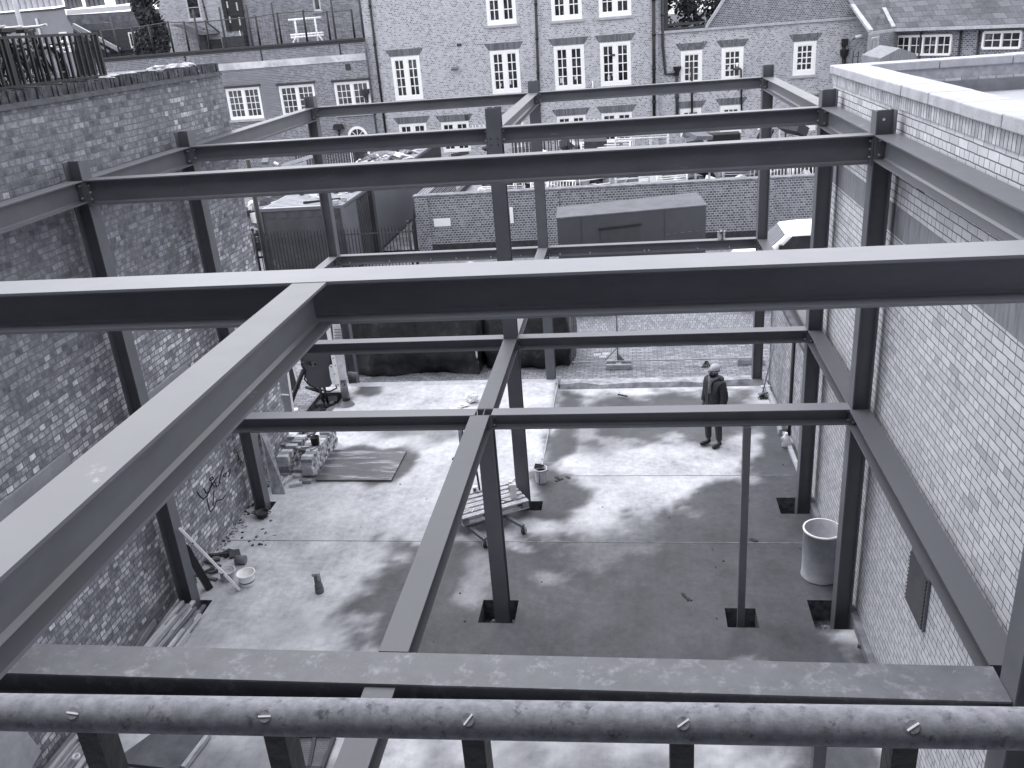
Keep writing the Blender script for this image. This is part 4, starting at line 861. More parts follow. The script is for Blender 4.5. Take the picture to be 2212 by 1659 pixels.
q = at(1490,30,Y=43); tree('leafy tree seen through the framed roof opening beside the gable', (q.x+.3,43.5,q.z+.4), (2.4,1.6,2.4), 5200, .22, 9, SZ)
# --- terrace houses, far left
def poly_house(name, label, px, Y, dep, m, group=None):
    b = MB(); P_ = [at(u, v, Y=Y) for u, v in px]; q_ = sum(P_, Vector())/len(P_)-CAM; q_.z = 0; b.prism(P_, q_.normalized()*dep); o = b.build(name, m); tag(o, label, 'house', group); return o
REND = mat('grey_render', .26, .9, .2, namp=.12, nscale=.6); ROOFM = mat('mossy_roof', .13, .9, .1, namp=.45, nscale=1.5, bump=.3); PALE = mat('pale_render', .55, .85, .2, namp=.12)
def pots(parent, p0, p1, n, Y, m=None, w_=.22, h=.75):
    for i in range(n):
        u = p0[0]+(p1[0]-p0[0])*i/max(1, n-1); v = p0[1]+(p1[1]-p0[1])*i/max(1, n-1); q = at(u, v, Y=Y); b = MB(); b.lathe(q, [(w_*.9,0),(w_*.75,h*.7),(w_*.95,h*.8),(w_*.8,h)], 8); b.build('chimney_pot', m or MID, parent)
Y1 = 60
hA = poly_house('terrace_house', 'grey rendered house with a row of chimney pots at the far left edge', [(-60,190),(-60,36),(0,28),(118,18),(138,15),(146,42),(158,62),(168,190)], Y1, 8, REND)
b = MB(); b.prism([at(u, v, Y=Y1-.05) for u, v in [(-60,36),(0,28),(118,18),(140,14),(142,18),(118,22),(0,31),(-60,40)]], (0,.5,0)); b.build('parapet', DARK, hA)
pots(hA, (-10,26), (130,12), 12, Y1+.6, PALE, .28, 1.0)
b = MB(); p0, p1 = at(127,70,Y=Y1-.06), at(154,112,Y=Y1-.06); b.box(p0.x, p1.x, Y1-.1, Y1-.01, p1.z, p0.z); w_ = b.build('window', WHITE, hA); b = MB(); b.box(p0.x+.05, p0.x+.5, Y1-.12, Y1-.101, p1.z+.1, p0.z-.1); b.build('pane', GLASS, w_)
b = MB(); b.tube([at(78,40,Y=Y1-.1), at(98,116,Y=Y1-.1)], .1, 6); b.build('downpipe', PALE, hA); b = MB(); q = at(50,100,Y=Y1-.1); b.box(q.x-.4,q.x+.4,Y1-.12,Y1-.01,q.z-.6,q.z+.5); b.build('window', BLACK, hA)
b = MB(); b.tube([(at(30,-5,Y=52).x,52,SZ),(at(14,-60,Y=52).x,52,14)], .16, 8); o = b.build('lamp_post', STONE); tag(o, 'pale grey lamp post rising in front of the grey rendered house', 'lamp post')
Y2 = 66
hB = poly_house('terrace_house', 'terrace house with a dark box dormer and white barred window', [(150,190),(150,60),(160,54),(300,44),(322,62),(330,190)], Y2, 6, ROOFM)
p = [at(u, v, Y=Y2-1.0) for u, v in ((198,66),(302,58),(314,106),(226,112))]; b = MB(); b.prism(p, (0,1.2,0)); dm_ = b.build('dormer', DARK, hB)
p0, p1 = at(276,70,Y=Y2-1.06), at(306,103,Y=Y2-1.06); b = MB(); b.box(p0.x,p1.x,Y2-1.08,Y2-1.01,p1.z,p0.z); b.build('window', WHITE, dm_); b = MB()
for k in range(4): x = p0.x+.12+k*(p1.x-p0.x-.12)/4; b.box(x, x+.16, Y2-1.1, Y2-1.081, p1.z+.2, p0.z-.12)
b.build('pane', BLACK, dm_)
b = MB(); b.bar(at(158,54,Y=Y2-1.4), at(258,108,Y=Y2-1.4), .3, .3); b.bar(at(158,62,Y=Y2-1.3), at(236,112,Y=Y2-1.3), .15, .15); b.build('barge_board', STONE, hB)
hC = poly_house('terrace_house', 'pale gabled house beside the evergreen tree with a narrow white window', [(303,190),(305,60),(306,50),(345,46),(372,66),(384,190)], Y2-3, 5, mat('slate_house', .24, .85, .2, namp=.25, nscale=1))
p0, p1 = at(318,68,Y=Y2-3.06), at(334,101,Y=Y2-3.06); b = MB(); b.box(p0.x,p1.x,Y2-3.1,Y2-3.01,p1.z,p0.z); w_ = b.build('window', WHITE, hC); b = MB(); b.box(p0.x+.12,p1.x-.12,Y2-3.12,Y2-3.101,p1.z+.15,p1.z+.6); b.box(p0.x+.12,p1.x-.12,Y2-3.12,Y2-3.101,p1.z+.75,p0.z-.1); b.build('pane', GLASS, w_)
hD = poly_house('terrace_house', 'low grey house front with pale windows seen below the court fence, far left', [(308,230),(308,128),(430,120),(440,225)], Y2-8, 4, mat('grey_house_front', .2, .9, .2, namp=.3))
for u in (322,338,352,366):
    p0, p1 = at(u,138,Y=Y2-8.06), at(u+8,165,Y=Y2-8.06); b = MB(); b.box(p0.x,p1.x,Y2-8.08,Y2-8.01,p1.z,p0.z); b.build('window', DIRTYW, hD)
Y3 = 80
hE = poly_house('terrace_houses_row', 'long mossy roofed terrace on the skyline with groups of chimney pots', [(120,160),(120,34),(280,24),(500,6),(520,160)], Y3, 10, ROOFM)
b = MB(); b.prism([at(u, v, Y=Y3-.1) for u, v in ((144,32),(144,22),(280,11),(284,20),(220,26))], (0,.3,0)); b.build('parapet', PALE, hE)
for (a_, b_, n_) in (((148,20),(174,15),4), ((192,15),(222,11),4), ((256,10),(276,7),3), ((289,22),(308,18),3), ((345,14),(350,13),2), ((366,12),(404,8),4)): pots(hE, a_, b_, n_, Y3+.3, MID, .3, 1.1)
b = MB(); b.prism([at(u, v, Y=Y3-3) for u, v in ((180,53),(225,48),(240,62),(200,66))], (0,1,0)); b.build('dormer', MID, hE)
# ================================================================ THE STREET AND THE YARD
RZ_ = SZ-.1
def P2(u, v, z): return at(u, v, Z=z)
# containers
CM = mat('container_dark', .065, .55, .35, namp=.3, nscale=1.2, speck=(.13, 2, .58, .7)); CTOP = mat('container_roof', .36, .8, .2, namp=.2, nscale=2, speck=(.14, 2, .58, .7)); CMS = mat('container_panel', .125, .5, .35, namp=.15, nscale=1)
CZ = 2.2; A1, B1 = at(561.5,452.4,Z=CZ), at(738.5,443.8,Z=CZ)
def container(name, label, x0, x1, y0, y1, zt, ribs_from):
    r = empty(name, ((x0+x1)/2, y0, RZ_), label, 'container', None)
    b = MB(); b.box(x0, x1, y0, y1, RZ_+.1, zt); b.build('body', CM, r)
    b = MB(); n_ = 2*int((x1-x0-.2)/.22); pz_ = [(x0+.1+(x1-x0-.2)*k/n_, y0-.003-.022*((k//2) % 2)) for k in range(n_+1)]
    for (xa, ya), (xb, yb) in zip(pz_, pz_[1:]): b.quad((xa,ya,zt-.32),(xb,yb,zt-.32),(xb,yb,zt-.1),(xa,ya,zt-.1))
    b.build('end_corrugation', CM, r)
    b = MB(); y = ribs_from
    while y < y1-.1: b.box(x1+.001, x1+.03, y, y+.09, RZ_+.25, zt-.14); y += .19
    b.build('side_corrugation', CM, r)
    b = MB(); b.box(x1+.001, x1+.034, y0+.05, ribs_from-.04, RZ_+.2, zt-.1); b.build('side_panel', CMS, r)
    b = MB()
    for x in (x0, x1): b.box(x-.05, x+.05, y0-.05, y0+.05, RZ_, zt+.02)
    b.box(x0+.05, x1-.05, y0-.05, y0+.0, zt-.08, zt+.022); b.box(x1-.03, x1+.045, y0+.05, y1, zt-.07, zt+.022); b.build('corner_frame', CMS, r)
    b = MB(); b.box(x0+.04, x1-.035, y0+.001, y1, zt+.001, zt+.01); y = y0+.3
    while y < y1: b.box(x0+.1, x1-.1, y, y+.1, zt+.01, zt+.03); y += .24
    b.build('roof_sheet', CTOP, r); return r
container('shipping_container', 'dark shipping container with pale littered roof behind the spiked railings, left', A1.x, B1.x, B1.y, B1.y+3.0, CZ, B1.y+1.45)
q2 = at(905,342,Z=CZ)
container('shipping_container', 'long dark container farther back with rubbish on its roof and a smooth side', A1.x+.5, B1.x+.16, B1.y+3.2, 34, CZ, 29)
def rubble(name, label, region, n, smin, smax, seed, mats, flat=.4, zf=None):
    rq = random.Random(seed); b = MB()
    for i in range(n):
        x, y, z = region(rq); s = rq.uniform(smin, smax); b.mi = rq.randrange(len(mats))
        b.obox((x,y,z+s*flat*.4), (s, s*rq.uniform(.3,1.2), s*flat*rq.uniform(.3,1.2)), (rq.uniform(-.5,.5), rq.uniform(-.5,.5), rq.uniform(0,3.1)))
    o = b.build(name, mats); return tag(o, label, 'rubbish', kind='stuff')
rubble('rubble', 'litter of boards and sheeting strewn on the far container roof', lambda r: (r.uniform(A1.x+.8,B1.x), r.gauss(q2.y,1.3), CZ+.03), 130, .1, .5, 21, [WHITEM, DARK, MID, WOOD], .2)
rubble('rubble', 'loose litter towards the back of the near container roof', lambda r: (r.uniform(A1.x+.5,B1.x-.2), r.gauss(B1.y+2.3,.35), CZ+.04), 26, .06, .3, 22, [WHITEM, DARK, DARK, WOODL], .2)
for i, (u, v) in enumerate(((728,440),(745,434))):
    q = at(u-2, v, Z=CZ+.03); b = MB(); b.obox((q.x,q.y,CZ+.09), (.2,.14,.12), (0,0,.3*i)); o = b.build('loose_brick', CONC); tag(o, ('block on the near container roof, the closer one to the front edge','block on the near container roof, the farther one from the front edge')[i], 'block')
q0, q1 = at(655,438,Z=CZ+.06), at(745,428,Z=CZ+.06); b = MB(); b.bar(q0, q1, .1, .07); o = b.build('timber_length', BLACK); tag(o, 'long dark timber lying across the near container roof', 'timber')
# spiked railings
fy = B1.y-.5
fr_ = empty('spiked_railings', (-8.5, fy, SZ), 'black spiked metal railings in front of the near container', 'fence')
zr = at(700,509,Y=fy).z; zs_ = at(700,497,Y=fy).z
xL_, xR_ = at(545,520,Y=fy).x, at(893,505,Y=fy).x
b = MB(); x = xL_
while x < xR_:
    b.tube([(x,fy,SZ),(x,fy,zs_-.05),(x,fy,zs_+.04)], [.014,.014,.003], 5); x += .115
b.build('pickets', BLACK, fr_)
b = MB(); b.bar((xL_,fy,zr),(xR_,fy,zr),.012,.045); b.bar((xL_,fy,SZ+.12),(xR_,fy,SZ+.12),.012,.045); b.build('rail', DARK, fr_)
for u in (550,717,886):
    x = at(u,520,Y=fy).x; b = MB(); b.tube([(x,fy-.02,SZ),(x,fy-.02,zs_+.1)], .04, 8); b.lathe((x,fy-.02,zs_+.12), [(.0,.07),(.05,.04),(.055,0),(.03,-.03)], 8); b.build('post', BLACK, fr_)
b = MB(); nr = 18
for k in range(1, nr): t = k/nr; b.tube([(xR_+(-5.97-xR_)*t,fy+(WY-fy)*t,SZ),(xR_+(-5.97-xR_)*t,fy+(WY-fy)*t,zs_)], .014, 5)
b.bar((xR_,fy,zr),(-5.97,WY,zr),.012,.05); b.build('return_pickets', BLACK, fr_)
q = at(560,480,Y=13.2); b = MB(); b.tube([(q.x,13.2,SZ),(q.x,13.2,at(533,345,Y=13.2).z)], [.085,.06], 10); b.lathe((q.x,13.2,SZ), [(.14,0),(.14,.5),(.09,.56)], 10); o = b.build('street_post', BLACK); tag(o, 'tall plain black street post beside the end of the left brick wall', 'post')
# site cabin / cabinet
KM = mat('cabinet_paint', .068, .55, .35, namp=.12, nscale=1.5); KT = mat('cabinet_top', .13, .75, .25, namp=.2, nscale=2, speck=(.4, 9, .6, .7))
Kz = 1.85
K = [at(1203,472,Z=Kz), at(1525,444,Z=Kz), at(1504,417,Z=Kz), at(1206,449,Z=Kz)]
kb = empty('steel_cabinet', (K[0]+K[1])/2*1, 'big windowless dark steel cabinet with a sloping pale spotted top, by the street wall', 'cabinet')
b = MB(); b.hexa([(p.x,p.y,RZ_) for p in K]+[(p.x,p.y,Kz-.02) for p in K]); b.build('body', KM, kb)
kc = (K[0]+K[1]+K[2]+K[3])/4
Kt = [kc+(p-kc)*1.015 for p in K]; b = MB(); b.hexa([(p.x,p.y,Kz-.019) for p in Kt]+[(p.x,p.y,Kz+.025) for p in Kt]); b.build('lid', KT, kb, bevel=.01)
e1 = (K[1]-K[0]); e1.z = 0; L_ = e1.length; e1.normalize(); nk = Vector((e1.y,-e1.x,0))
def kp(s, z): return K[0]+e1*(s*L_)+Vector((0,0,z-K[0].z))
b = MB(); b.bar(kp(.275,1.42)+nk*.03, kp(.56,1.46)+nk*.03, .06, .035); b.build('drip_rail', BLACK, kb)
b = MB(); b.hexa([kp(.285,RZ_+.2)+nk*.004, kp(.55,RZ_+.2)+nk*.004, kp(.55,RZ_+.2)+nk*.02, kp(.285,RZ_+.2)+nk*.02, kp(.285,1.39)+nk*.004, kp(.55,1.42)+nk*.004, kp(.55,1.42)+nk*.02, kp(.285,1.39)+nk*.02]); dd = b.build('door', mat('cabinet_door', .058, .55, .35, namp=.12), kb)
b = MB()
for s in (.16,.72): b.bar(kp(s,RZ_+.1)+nk*.004, kp(s,Kz-.03)+nk*.004, .015, .01, up=nk)
b.build('panel_seam', DARK, kb)
b = MB()
for k in range(5): b.bar(kp(.73+k*.05,1.08+.004*k)+nk*.004, kp(.755+k*.05,1.085+.004*k)+nk*.004, .02, .012)
b.build('rivet_strip', MID, kb)
# white van behind the right hand columns
vy0, vy1 = 13.4, 14.95
va, vb, vc = at(1702,506,Y=vy0), at(1672,540,Y=vy0), at(1588,546,Y=vy0+.3)
vr = empty('white_van', (va.x+1, (vy0+vy1)/2, RZ_), 'white van parked on the street, its cab showing between the right hand columns', 'van')
prof = [(vc.x,RZ_+.3),(vc.x-.02,vc.z-.35),(vc.x+.18,vc.z-.05),(vb.x-.1,vb.z),(va.x,va.z),(va.x+.5,va.z+.04),(va.x+4.4,va.z+.05),(va.x+4.4,RZ_+.3)]
b = MB(); b.prism([(x,vy0,z) for x, z in prof], (0,vy1-vy0,0)); b.build('body', mat('van_white_paint', .85, .25, .5, namp=.02), vr, bevel=.08)
def lerp(a, b_, t): return (a[0]+(b_[0]-a[0])*t, a[1]+(b_[1]-a[1])*t)
w0, w1 = prof[3], prof[4]; t0, t1 = lerp(w0,w1,.1), lerp(w0,w1,.9); b = MB(); dx, dz = -.012, .012
b.quad((t0[0]+dx,vy0+.12,t0[1]+dz),(t0[0]+dx,vy1-.12,t0[1]+dz),(t1[0]+dx,vy1-.12,t1[1]+dz),(t1[0]+dx,vy0+.12,t1[1]+dz)); b.build('windscreen', mat('screen_glass', .16, .08, .6, namp=.3, nscale=1), vr)
b = MB(); b.prism([(w0[0]+.2,vy0-.006,w0[1]-.02),(va.x+.85,vy0-.006,w0[1]-.04),(va.x+.85,vy0-.006,va.z-.06),(w1[0]+.12,vy0-.006,w1[1]-.06)], (0,.004,0)); b.build('side_window', mat('cab_glass', .03, .06, .6, namp=.6, nscale=3), vr)
b = MB(); b.bar((va.x+.88,vy0-.004,RZ_+.35),(va.x+.88,vy0-.004,va.z-.03),.012,.01,up=(0,1,0)); b.bar((w0[0]+.35,vy0-.004,RZ_+.4),(w0[0]+.3,vy0-.004,w0[1]-.05),.012,.01,up=(0,1,0)); b.build('door_seam', DARK, vr)
b = MB(); b.obox((w0[0]+.25,vy0-.12,w0[1]+.06),(.1,.14,.2)); b.build('mirror', BLACK, vr, bevel=.02)
TYRE = mat('tyre_rubber', .025, .8, .2, namp=.3)
for x in (vc.x+.75, va.x+3.4):
    for y in (vy0+.1, vy1-.1):
        b = MB(); b.tube([(x,y-.1,RZ_+.33),(x,y+.1,RZ_+.33)], .33, 18); wh = b.build('wheel', TYRE, vr); b = MB(); b.tube([(x,y-.105,RZ_+.33),(x,y+.105,RZ_+.33)], .18, 12); b.build('rim', MID, wh)
# car whose roof shows under the far lower beam
q = at(832,566,Z=1.25); cx, cyy = q.x, q.y
cr = empty('parked_car', (cx, cyy-2, RZ_), 'white car parked in the street, only its roof edge showing under the far lower beam', 'car')
prof = [(-2.1,.3),(-2.15,.75),(-1.2,.95),(-.35,1.4),(.9,1.42),(1.7,.98),(2.05,.9),(2.1,.3)]
b = MB(); b.prism([(cx-.85,cyy-1.1+p,RZ_+z) for p, z in prof], (1.7,0,0)); b.build('body', mat('car_paint', .75, .25, .5, namp=.03), cr, bevel=.09)
b = MB(); b.prism([(cx-.7,cyy-1.1-1.14,RZ_+1.0),(cx+.7,cyy-1.1-1.14,RZ_+1.0),(cx+.64,cyy-1.1-.42,RZ_+1.385),(cx-.64,cyy-1.1-.42,RZ_+1.385)], (0,-.012,.015)); b.build('windscreen', GLASS, cr)
for s in (-1,1):
    for y in (-1.35,1.3):
        b = MB(); b.tube([(cx+s*.75,cyy-1.1+y,RZ_+.3),(cx+s*.87,cyy-1.1+y,RZ_+.3)], .3, 16); b.build('wheel', TYRE, cr)
q = at(1016,566,Y=13.5); b = MB(); b.lathe((q.x,13.5,SZ), [(.1,0),(.1,q.z-SZ-.05),(.085,q.z-SZ),(.0,q.z-SZ+.01)], 12); o = b.build('bollard', STONE); tag(o, 'short pale bollard on the pavement, seen just above the broad beam', 'bollard')
q = at(1260,584,Z=.9); bp_ = empty('board_stack', (q.x,q.y,RZ_), 'dark stack of boards and sheets under the far beam, left of the cabinet', 'boards'); b = MB(); rq = random.Random(4)
for k in range(7): b.obox((q.x+rq.uniform(-.08,.08), q.y+rq.uniform(-.1,.1), RZ_+.1+k*.14), (1.5,.9,.1), (0,rq.uniform(-.04,.04),rq.uniform(-.15,.15)))
b.build('boards', DARK, bp_); b = MB(); b.obox((q.x-.55,q.y-.1,.78),(.5,.7,.04),(.1,.25,.3)); b.build('pale_sheet', WHITEM, bp_); b = MB(); b.obox((q.x+.2,q.y,.72),(.7,.8,.12),(.1,-.1,.1)); b.build('black_sheet', BLACK, bp_)
# mesh site fence on blocks
f0, f1 = at(1236,785,Z=SZ+.16), at(1640,770,Z=SZ+.16); fyy = (f0.y+f1.y)/2
ft = at(1334,640,Y=fyy).z
fh = empty('mesh_site_fence', ((f0.x+f1.x)/2, fyy, SZ), 'wire mesh site fence panel on blocks across the site entrance', 'fence')
b = MB(); b.tube([(f0.x,fyy,SZ+.16),(f1.x,fyy,SZ+.16)], .018, 8); b.tube([(f0.x,fyy,ft),(f1.x,fyy,ft)], .018, 8); b.build('rail', STONE, fh)
xp = at(1334,760,Y=fyy).x
for x in (f0.x, xp, f1.x): 
    b = MB(); b.tube([(x,fyy+.02,SZ+.1),(x,fyy+.02,ft+.05)], .02, 8); b.build('post', MID, fh)
b = MB(); b.prism([(xp+.02,fyy,SZ+.16),(xp+.16,fyy,SZ+.17),(xp+.02,fyy,SZ+.34)], (0,.01,0)); b.tube([(xp-.3,fyy+.35,SZ+.05),(xp,fyy,SZ+.5)], .01, 5); b.build('brace', MID, fh)
b = MB(); x = f0.x
while x < f1.x: b.tube([(x,fyy,SZ+.16),(x,fyy,ft)], .0022, 3, cap=False); x += .05
for k in range(6): b.tube([(f0.x,fyy,SZ+.3+k*.2),(f1.x,fyy,SZ+.3+k*.2)], .0022, 3, cap=False)
b.build('mesh', STONE, fh)
FOOT = mat('fence_foot', .3, .85, .2, namp=.3, nscale=8)
def foot(label, x, y, z, rz, sx=.62, sy=.24):
    b = MB(); P = []
    c, s = math.cos(rz), math.sin(rz)
    def W3(px, py, pz): return Vector((x+c*px-s*py, y+s*px+c*py, z+pz))
    h = .13; P = [W3(px*sx/2, py*sy/2, 0) for px, py in ((-1,-1),(1,-1),(1,1),(-1,1))]+[W3(px*sx/2*.93, py*sy/2*.88, h) for px, py in ((-1,-1),(1,-1),(1,1),(-1,1))]
    b.hexa(P); o = b.build('fence_block', FOOT, bevel=.02); tag(o, label, 'fence block', 'blocks for the site fence')
    b = MB()
    for k in (-.28,.28):
        b.hexa([W3(k*sx+a*.11, bb*.045, h-.004) for a, bb in ((-1,-1),(1,-1),(1,1),(-1,1))]+[W3(k*sx+a*.11, bb*.045, h+.003) for a, bb in ((-1,-1),(1,-1),(1,1),(-1,1))])
    b.build('slot', DARK, o); return o
foot('pale block holding the post in the middle of the mesh fence', xp+.02, fyy-.05, SZ, -.03); q = at(1612,785,Z=SZ); foot('pale block at the right end of the mesh fence by the far right column', q.x+.1, q.y, SZ, -.03)
q = at(1690,926,Z=-.05); foot('loose dark based block lying against the right wall', q.x+.02, q.y, -.08, 1.5, .5)
q = at(1524,793,Z=SZ); b = MB()
for k in range(4): b.tube([q+Vector((.015*k,0,.15)), q+Vector((-.08+.06*k,-.05+.03*k,0))], [.01,.022], 5)
o = b.build('tied_rag', DARK); tag(o, 'dark rag tied to the bottom rail of the mesh fence', 'rag')
b = MB()
for u, v in ((1291,766),(1310,764),(1303,770)): q = at(u, v, Z=SZ+.005); b.box(q.x-.1,q.x+.08,q.y-.08,q.y+.08,SZ+.003,SZ+.006)
struct(b.build('pavement_markings', STONE))
# tarpaulin covered bundles
def bundle(label, x0, x1, y0, y1, zt, seed, rnd=.25):
    bm = bmesh.new(); nx, ny, nz_ = 28, 14, 14; V_ = {}
    o_ = Vector((seed*3.1, 0, 0)); fs = []
    def pt(i, j, k):
        if (i,j,k) in V_: return V_[(i,j,k)]
        a, c, d = i/nx*2-1, j/ny*2-1, k/nz_*2-1
        p = Vector((a,c,d)); m = max(abs(a),abs(c),abs(d)); ln = p.length
        q = p*(1-rnd)+p/ln*m*rnd*1.25
        if k == 0: q.z = -1
        w = Vector(((x0+x1)/2+q.x*(x1-x0)/2, (y0+y1)/2+q.y*(y1-y0)/2, (SZ+zt)/2+q.z*(zt-SZ)/2))
        n1 = noise.noise(w*1.7+o_); n2 = noise.noise(w*4.3+o_); fold = abs(noise.noise(Vector((w.x*3,w.y*3,w.z*.6))+o_))
        w += Vector((q.x*.4,q.y,q.z*.5))*(n1*.12+n2*.045-fold*.12)
        if k <= 1: w.z = max(SZ+.004, min(w.z, SZ+.05)); w += Vector((q.x*.05,q.y*.12*(.5+n1),0))
        V_[(i,j,k)] = bm.verts.new(w); return V_[(i,j,k)]
    for i in range(nx):
        for k in range(nz_): fs.append([(i,0,k),(i+1,0,k),(i+1,0,k+1),(i,0,k+1)]); fs.append([(i,ny,k),(i,ny,k+1),(i+1,ny,k+1),(i+1,ny,k)])
        for j in range(ny): fs.append([(i,j,nz_),(i+1,j,nz_),(i+1,j+1,nz_),(i,j+1,nz_)])
    for j in range(ny):
        for k in range(nz_): fs.append([(0,j,k),(0,j,k+1),(0,j+1,k+1),(0,j+1,k)]); fs.append([(nx,j,k),(nx,j+1,k),(nx,j+1,k+1),(nx,j,k+1)])
    for f in fs: bm.faces.new([pt(*t) for t in f])
    bmesh.ops.recalc_face_normals(bm, faces=bm.faces)
    me_ = bpy.data.meshes.new('tarpaulin_bundle'); bm.to_mesh(me_); bm.free(); me_.materials.append(TARP); me_.polygons.foreach_set('use_smooth', [True]*len(me_.polygons))
    o = bpy.data.objects.new('tarpaulin_bundle', me_); COL.objects.link(o); WLOC[o.name] = Vector((0,0,0)); return tag(o, label, 'covered bundle')
q0, q1 = at(742,803,Z=SZ), at(1042,806,Z=SZ); bundle('long heap under a dirty black tarpaulin, left of the white stake', q0.x, q1.x, q1.y, q1.y+1.7, 1.25, 1)
q0, q1 = at(1046,800,Z=SZ), at(1240,778,Z=SZ); bundle('shorter rounded heap under black tarpaulin, right of the white stake', q0.x, q1.x, q0.y+.05, q0.y+1.6, 1.2, 2, .4)
q = at(1029,783,Y=q0.y-.1); b = MB(); b.tube([(q.x+.02,q.y,SZ),(q.x,q.y+.05,1.0)], .035, 8); o = b.build('stake', WHITEM); tag(o, 'white stake standing in the gap between the two tarpaulin heaps', 'stake')
# ---- storage yard behind the street wall
def frame(label, c, wd, hg, dp, n, rot, m=WHITE, r=.022, vert=True):
    from mathutils import Euler
    R_ = Euler(rot).to_matrix(); c = Vector(c); b = MB()
    def T(x, y, z): return c+R_ @ Vector((x,y,z))
    ys_ = (0, dp) if dp > 0 else (0,)
    for y in ys_:
        for x in (0, wd): b.tube([T(x,y,0),T(x,y,hg)], r, 6)
        for z in (0, hg): b.tube([T(0,y,z),T(wd,y,z)], r, 6)
        for k in range(1, n):
            if vert: b.tube([T(wd*k/n,y,0),T(wd*k/n,y,hg)], r*.7, 6)
            else: b.tube([T(0,y,hg*k/n),T(wd,y,hg*k/n)], r*.7, 6)
    if dp > 0:
        for x in (0, wd):
            for z in (0, hg): b.tube([T(x,0,z),T(x,dp,z)], r, 6)
    o = b.build('metal_frame', m); tag(o, label, 'metal frame', 'metal frames stored behind the street wall'); return o
YF = 22.2
rq = random.Random(12)
FR = [((1030,412),1.0,.35,3,WHITE,'sloping white frame nearest the left end of the street wall'),((1068,402),1.5,.3,6,DIRTYW,'jumbled off white frame just left of the central columns, over the street wall'),
 ((1108,398),.9,.32,2,WHITE,'white frame with a slanting leg between the two central columns'),((1140,396),.9,.25,7,WHITE,'closely barred white frame between the central columns'),((1182,390),1.3,.3,4,WHITE,'white frame right of the farthest central column, lying over the wall'),
 ((1250,384),1.6,.3,2,WHITE,'white double railed frame above the left end of the cabinet'),((1330,380),1.7,.36,3,DIRTYW,'off white frame with posts above the middle of the cabinet'),((1420,378),1.5,.34,3,WHITE,'white panelled frame above the right end of the cabinet'),
 ((1505,374),1.4,.5,2,STONE,'grey frame tilted over dark boards above the wall'),((1560,370),1.6,.42,3,STONE,'grey frame left of the far right column behind the wall'),((1668,365),1.3,.5,4,WHITE,'white frame with cross bars right of the far right column'),((1715,362),1.2,.45,3,WHITE,'white frame beside the middle right column, behind the wall')]
for (u, v), wd, hg, n, m, lab in FR:
    q = at(u, v+24, Y=YF); frame(lab, (q.x, YF+rq.uniform(0,1), q.z-.1), wd*.7, hg+.12, .0 if n > 4 else .5, n, (rq.uniform(-.3,.1), rq.uniform(-.06,.06), rq.uniform(-.15,.15)), m, vert=rq.random() < .6)
FR2 = [((1255,340),2.1,.75,7,WHITE,.0,False,'stack of bright white gate bars lying in the yard, behind the front upper beam'),((1330,345),2.2,1.0,3,DIRTYW,.8,True,'large off white rack frame to the right of the stacked gate bars'),
 ((1110,350),1.0,1.1,6,DARK,.5,True,'dark rack between the tall central column and the far central column'),((1172,345),1.5,1.2,5,DARK,.6,True,'dark rack right of the far central column in the yard'),((1055,350),.6,1.3,4,DARK,.4,True,'dark narrow rack left of the tall central column')]
for (u, v), wd, hg, n, m, dp, vt, lab in FR2:
    q = at(u, v, Y=29); frame(lab, (q.x, 29, q.z-.15), wd, hg, dp, n, (-.35 if not vt else 0, 0, -.1), m, r=.035, vert=vt)
    b = MB(); 
for i, (u0, u1, v, m) in enumerate(((960,1050,352,WOOD),(1075,1290,350,DARK),(1290,1600,335,MID),(1600,1760,320,DARK),(930,1160,425,WOOD),(1160,1420,405,MID),(1420,1760,395,DARK))):
    Yp = 29 if v < 360 else 23.2; a_, c_ = at(u0, v, Y=Yp), at(u1, v, Y=Yp)
    rubble('rubble', 'scrap heap of boards and tubes in the storage yard', lambda r, a_=a_, c_=c_, Yp=Yp: (r.uniform(a_.x,c_.x), Yp+.8+r.gauss(0,.5), RZ_+abs(r.gauss(0,1))*(max(.5,(a_.z+c_.z)/2-.2)-RZ_)*.55), 90, .2, 1.0, 40+i, [m, WOOD, DARK, WHITEM], .35)
# dark picket and lattice fencing round the yard, left
ly = 31; q0, q1 = at(640,352,Y=ly), at(770,345,Y=ly); zt2 = at(700,318,Y=ly).z
tf = empty('timber_screen', (q0.x, ly, RZ_), 'dark timber picket screen beyond the far container', 'fence'); b = MB(); x = q0.x
while x < q1.x: b.box(x, x+.06, ly, ly+.03, RZ_, zt2+rq.uniform(-.05,.05)); x += .13
b.box(q0.x, q1.x, ly+.03, ly+.06, zt2-.3, zt2-.2); b.build('pickets', WOODD, tf)
q0, q1 = at(822,352,Y=ly-.2), at(880,350,Y=ly-.2); b = MB()
for k in range(9): x = q0.x+(q1.x-q0.x)*k/8; b.box(x-.025,x+.025,ly-.2,ly-.18,RZ_,zt2)
for k in range(8): z = zt2-.05-k*.2; b.box(q0.x,q1.x,ly-.225,ly-.202,z-.025,z+.025)
o = b.build('lattice_panel', WOOD); tag(o, 'square lattice trellis panel beyond the containers', 'trellis')
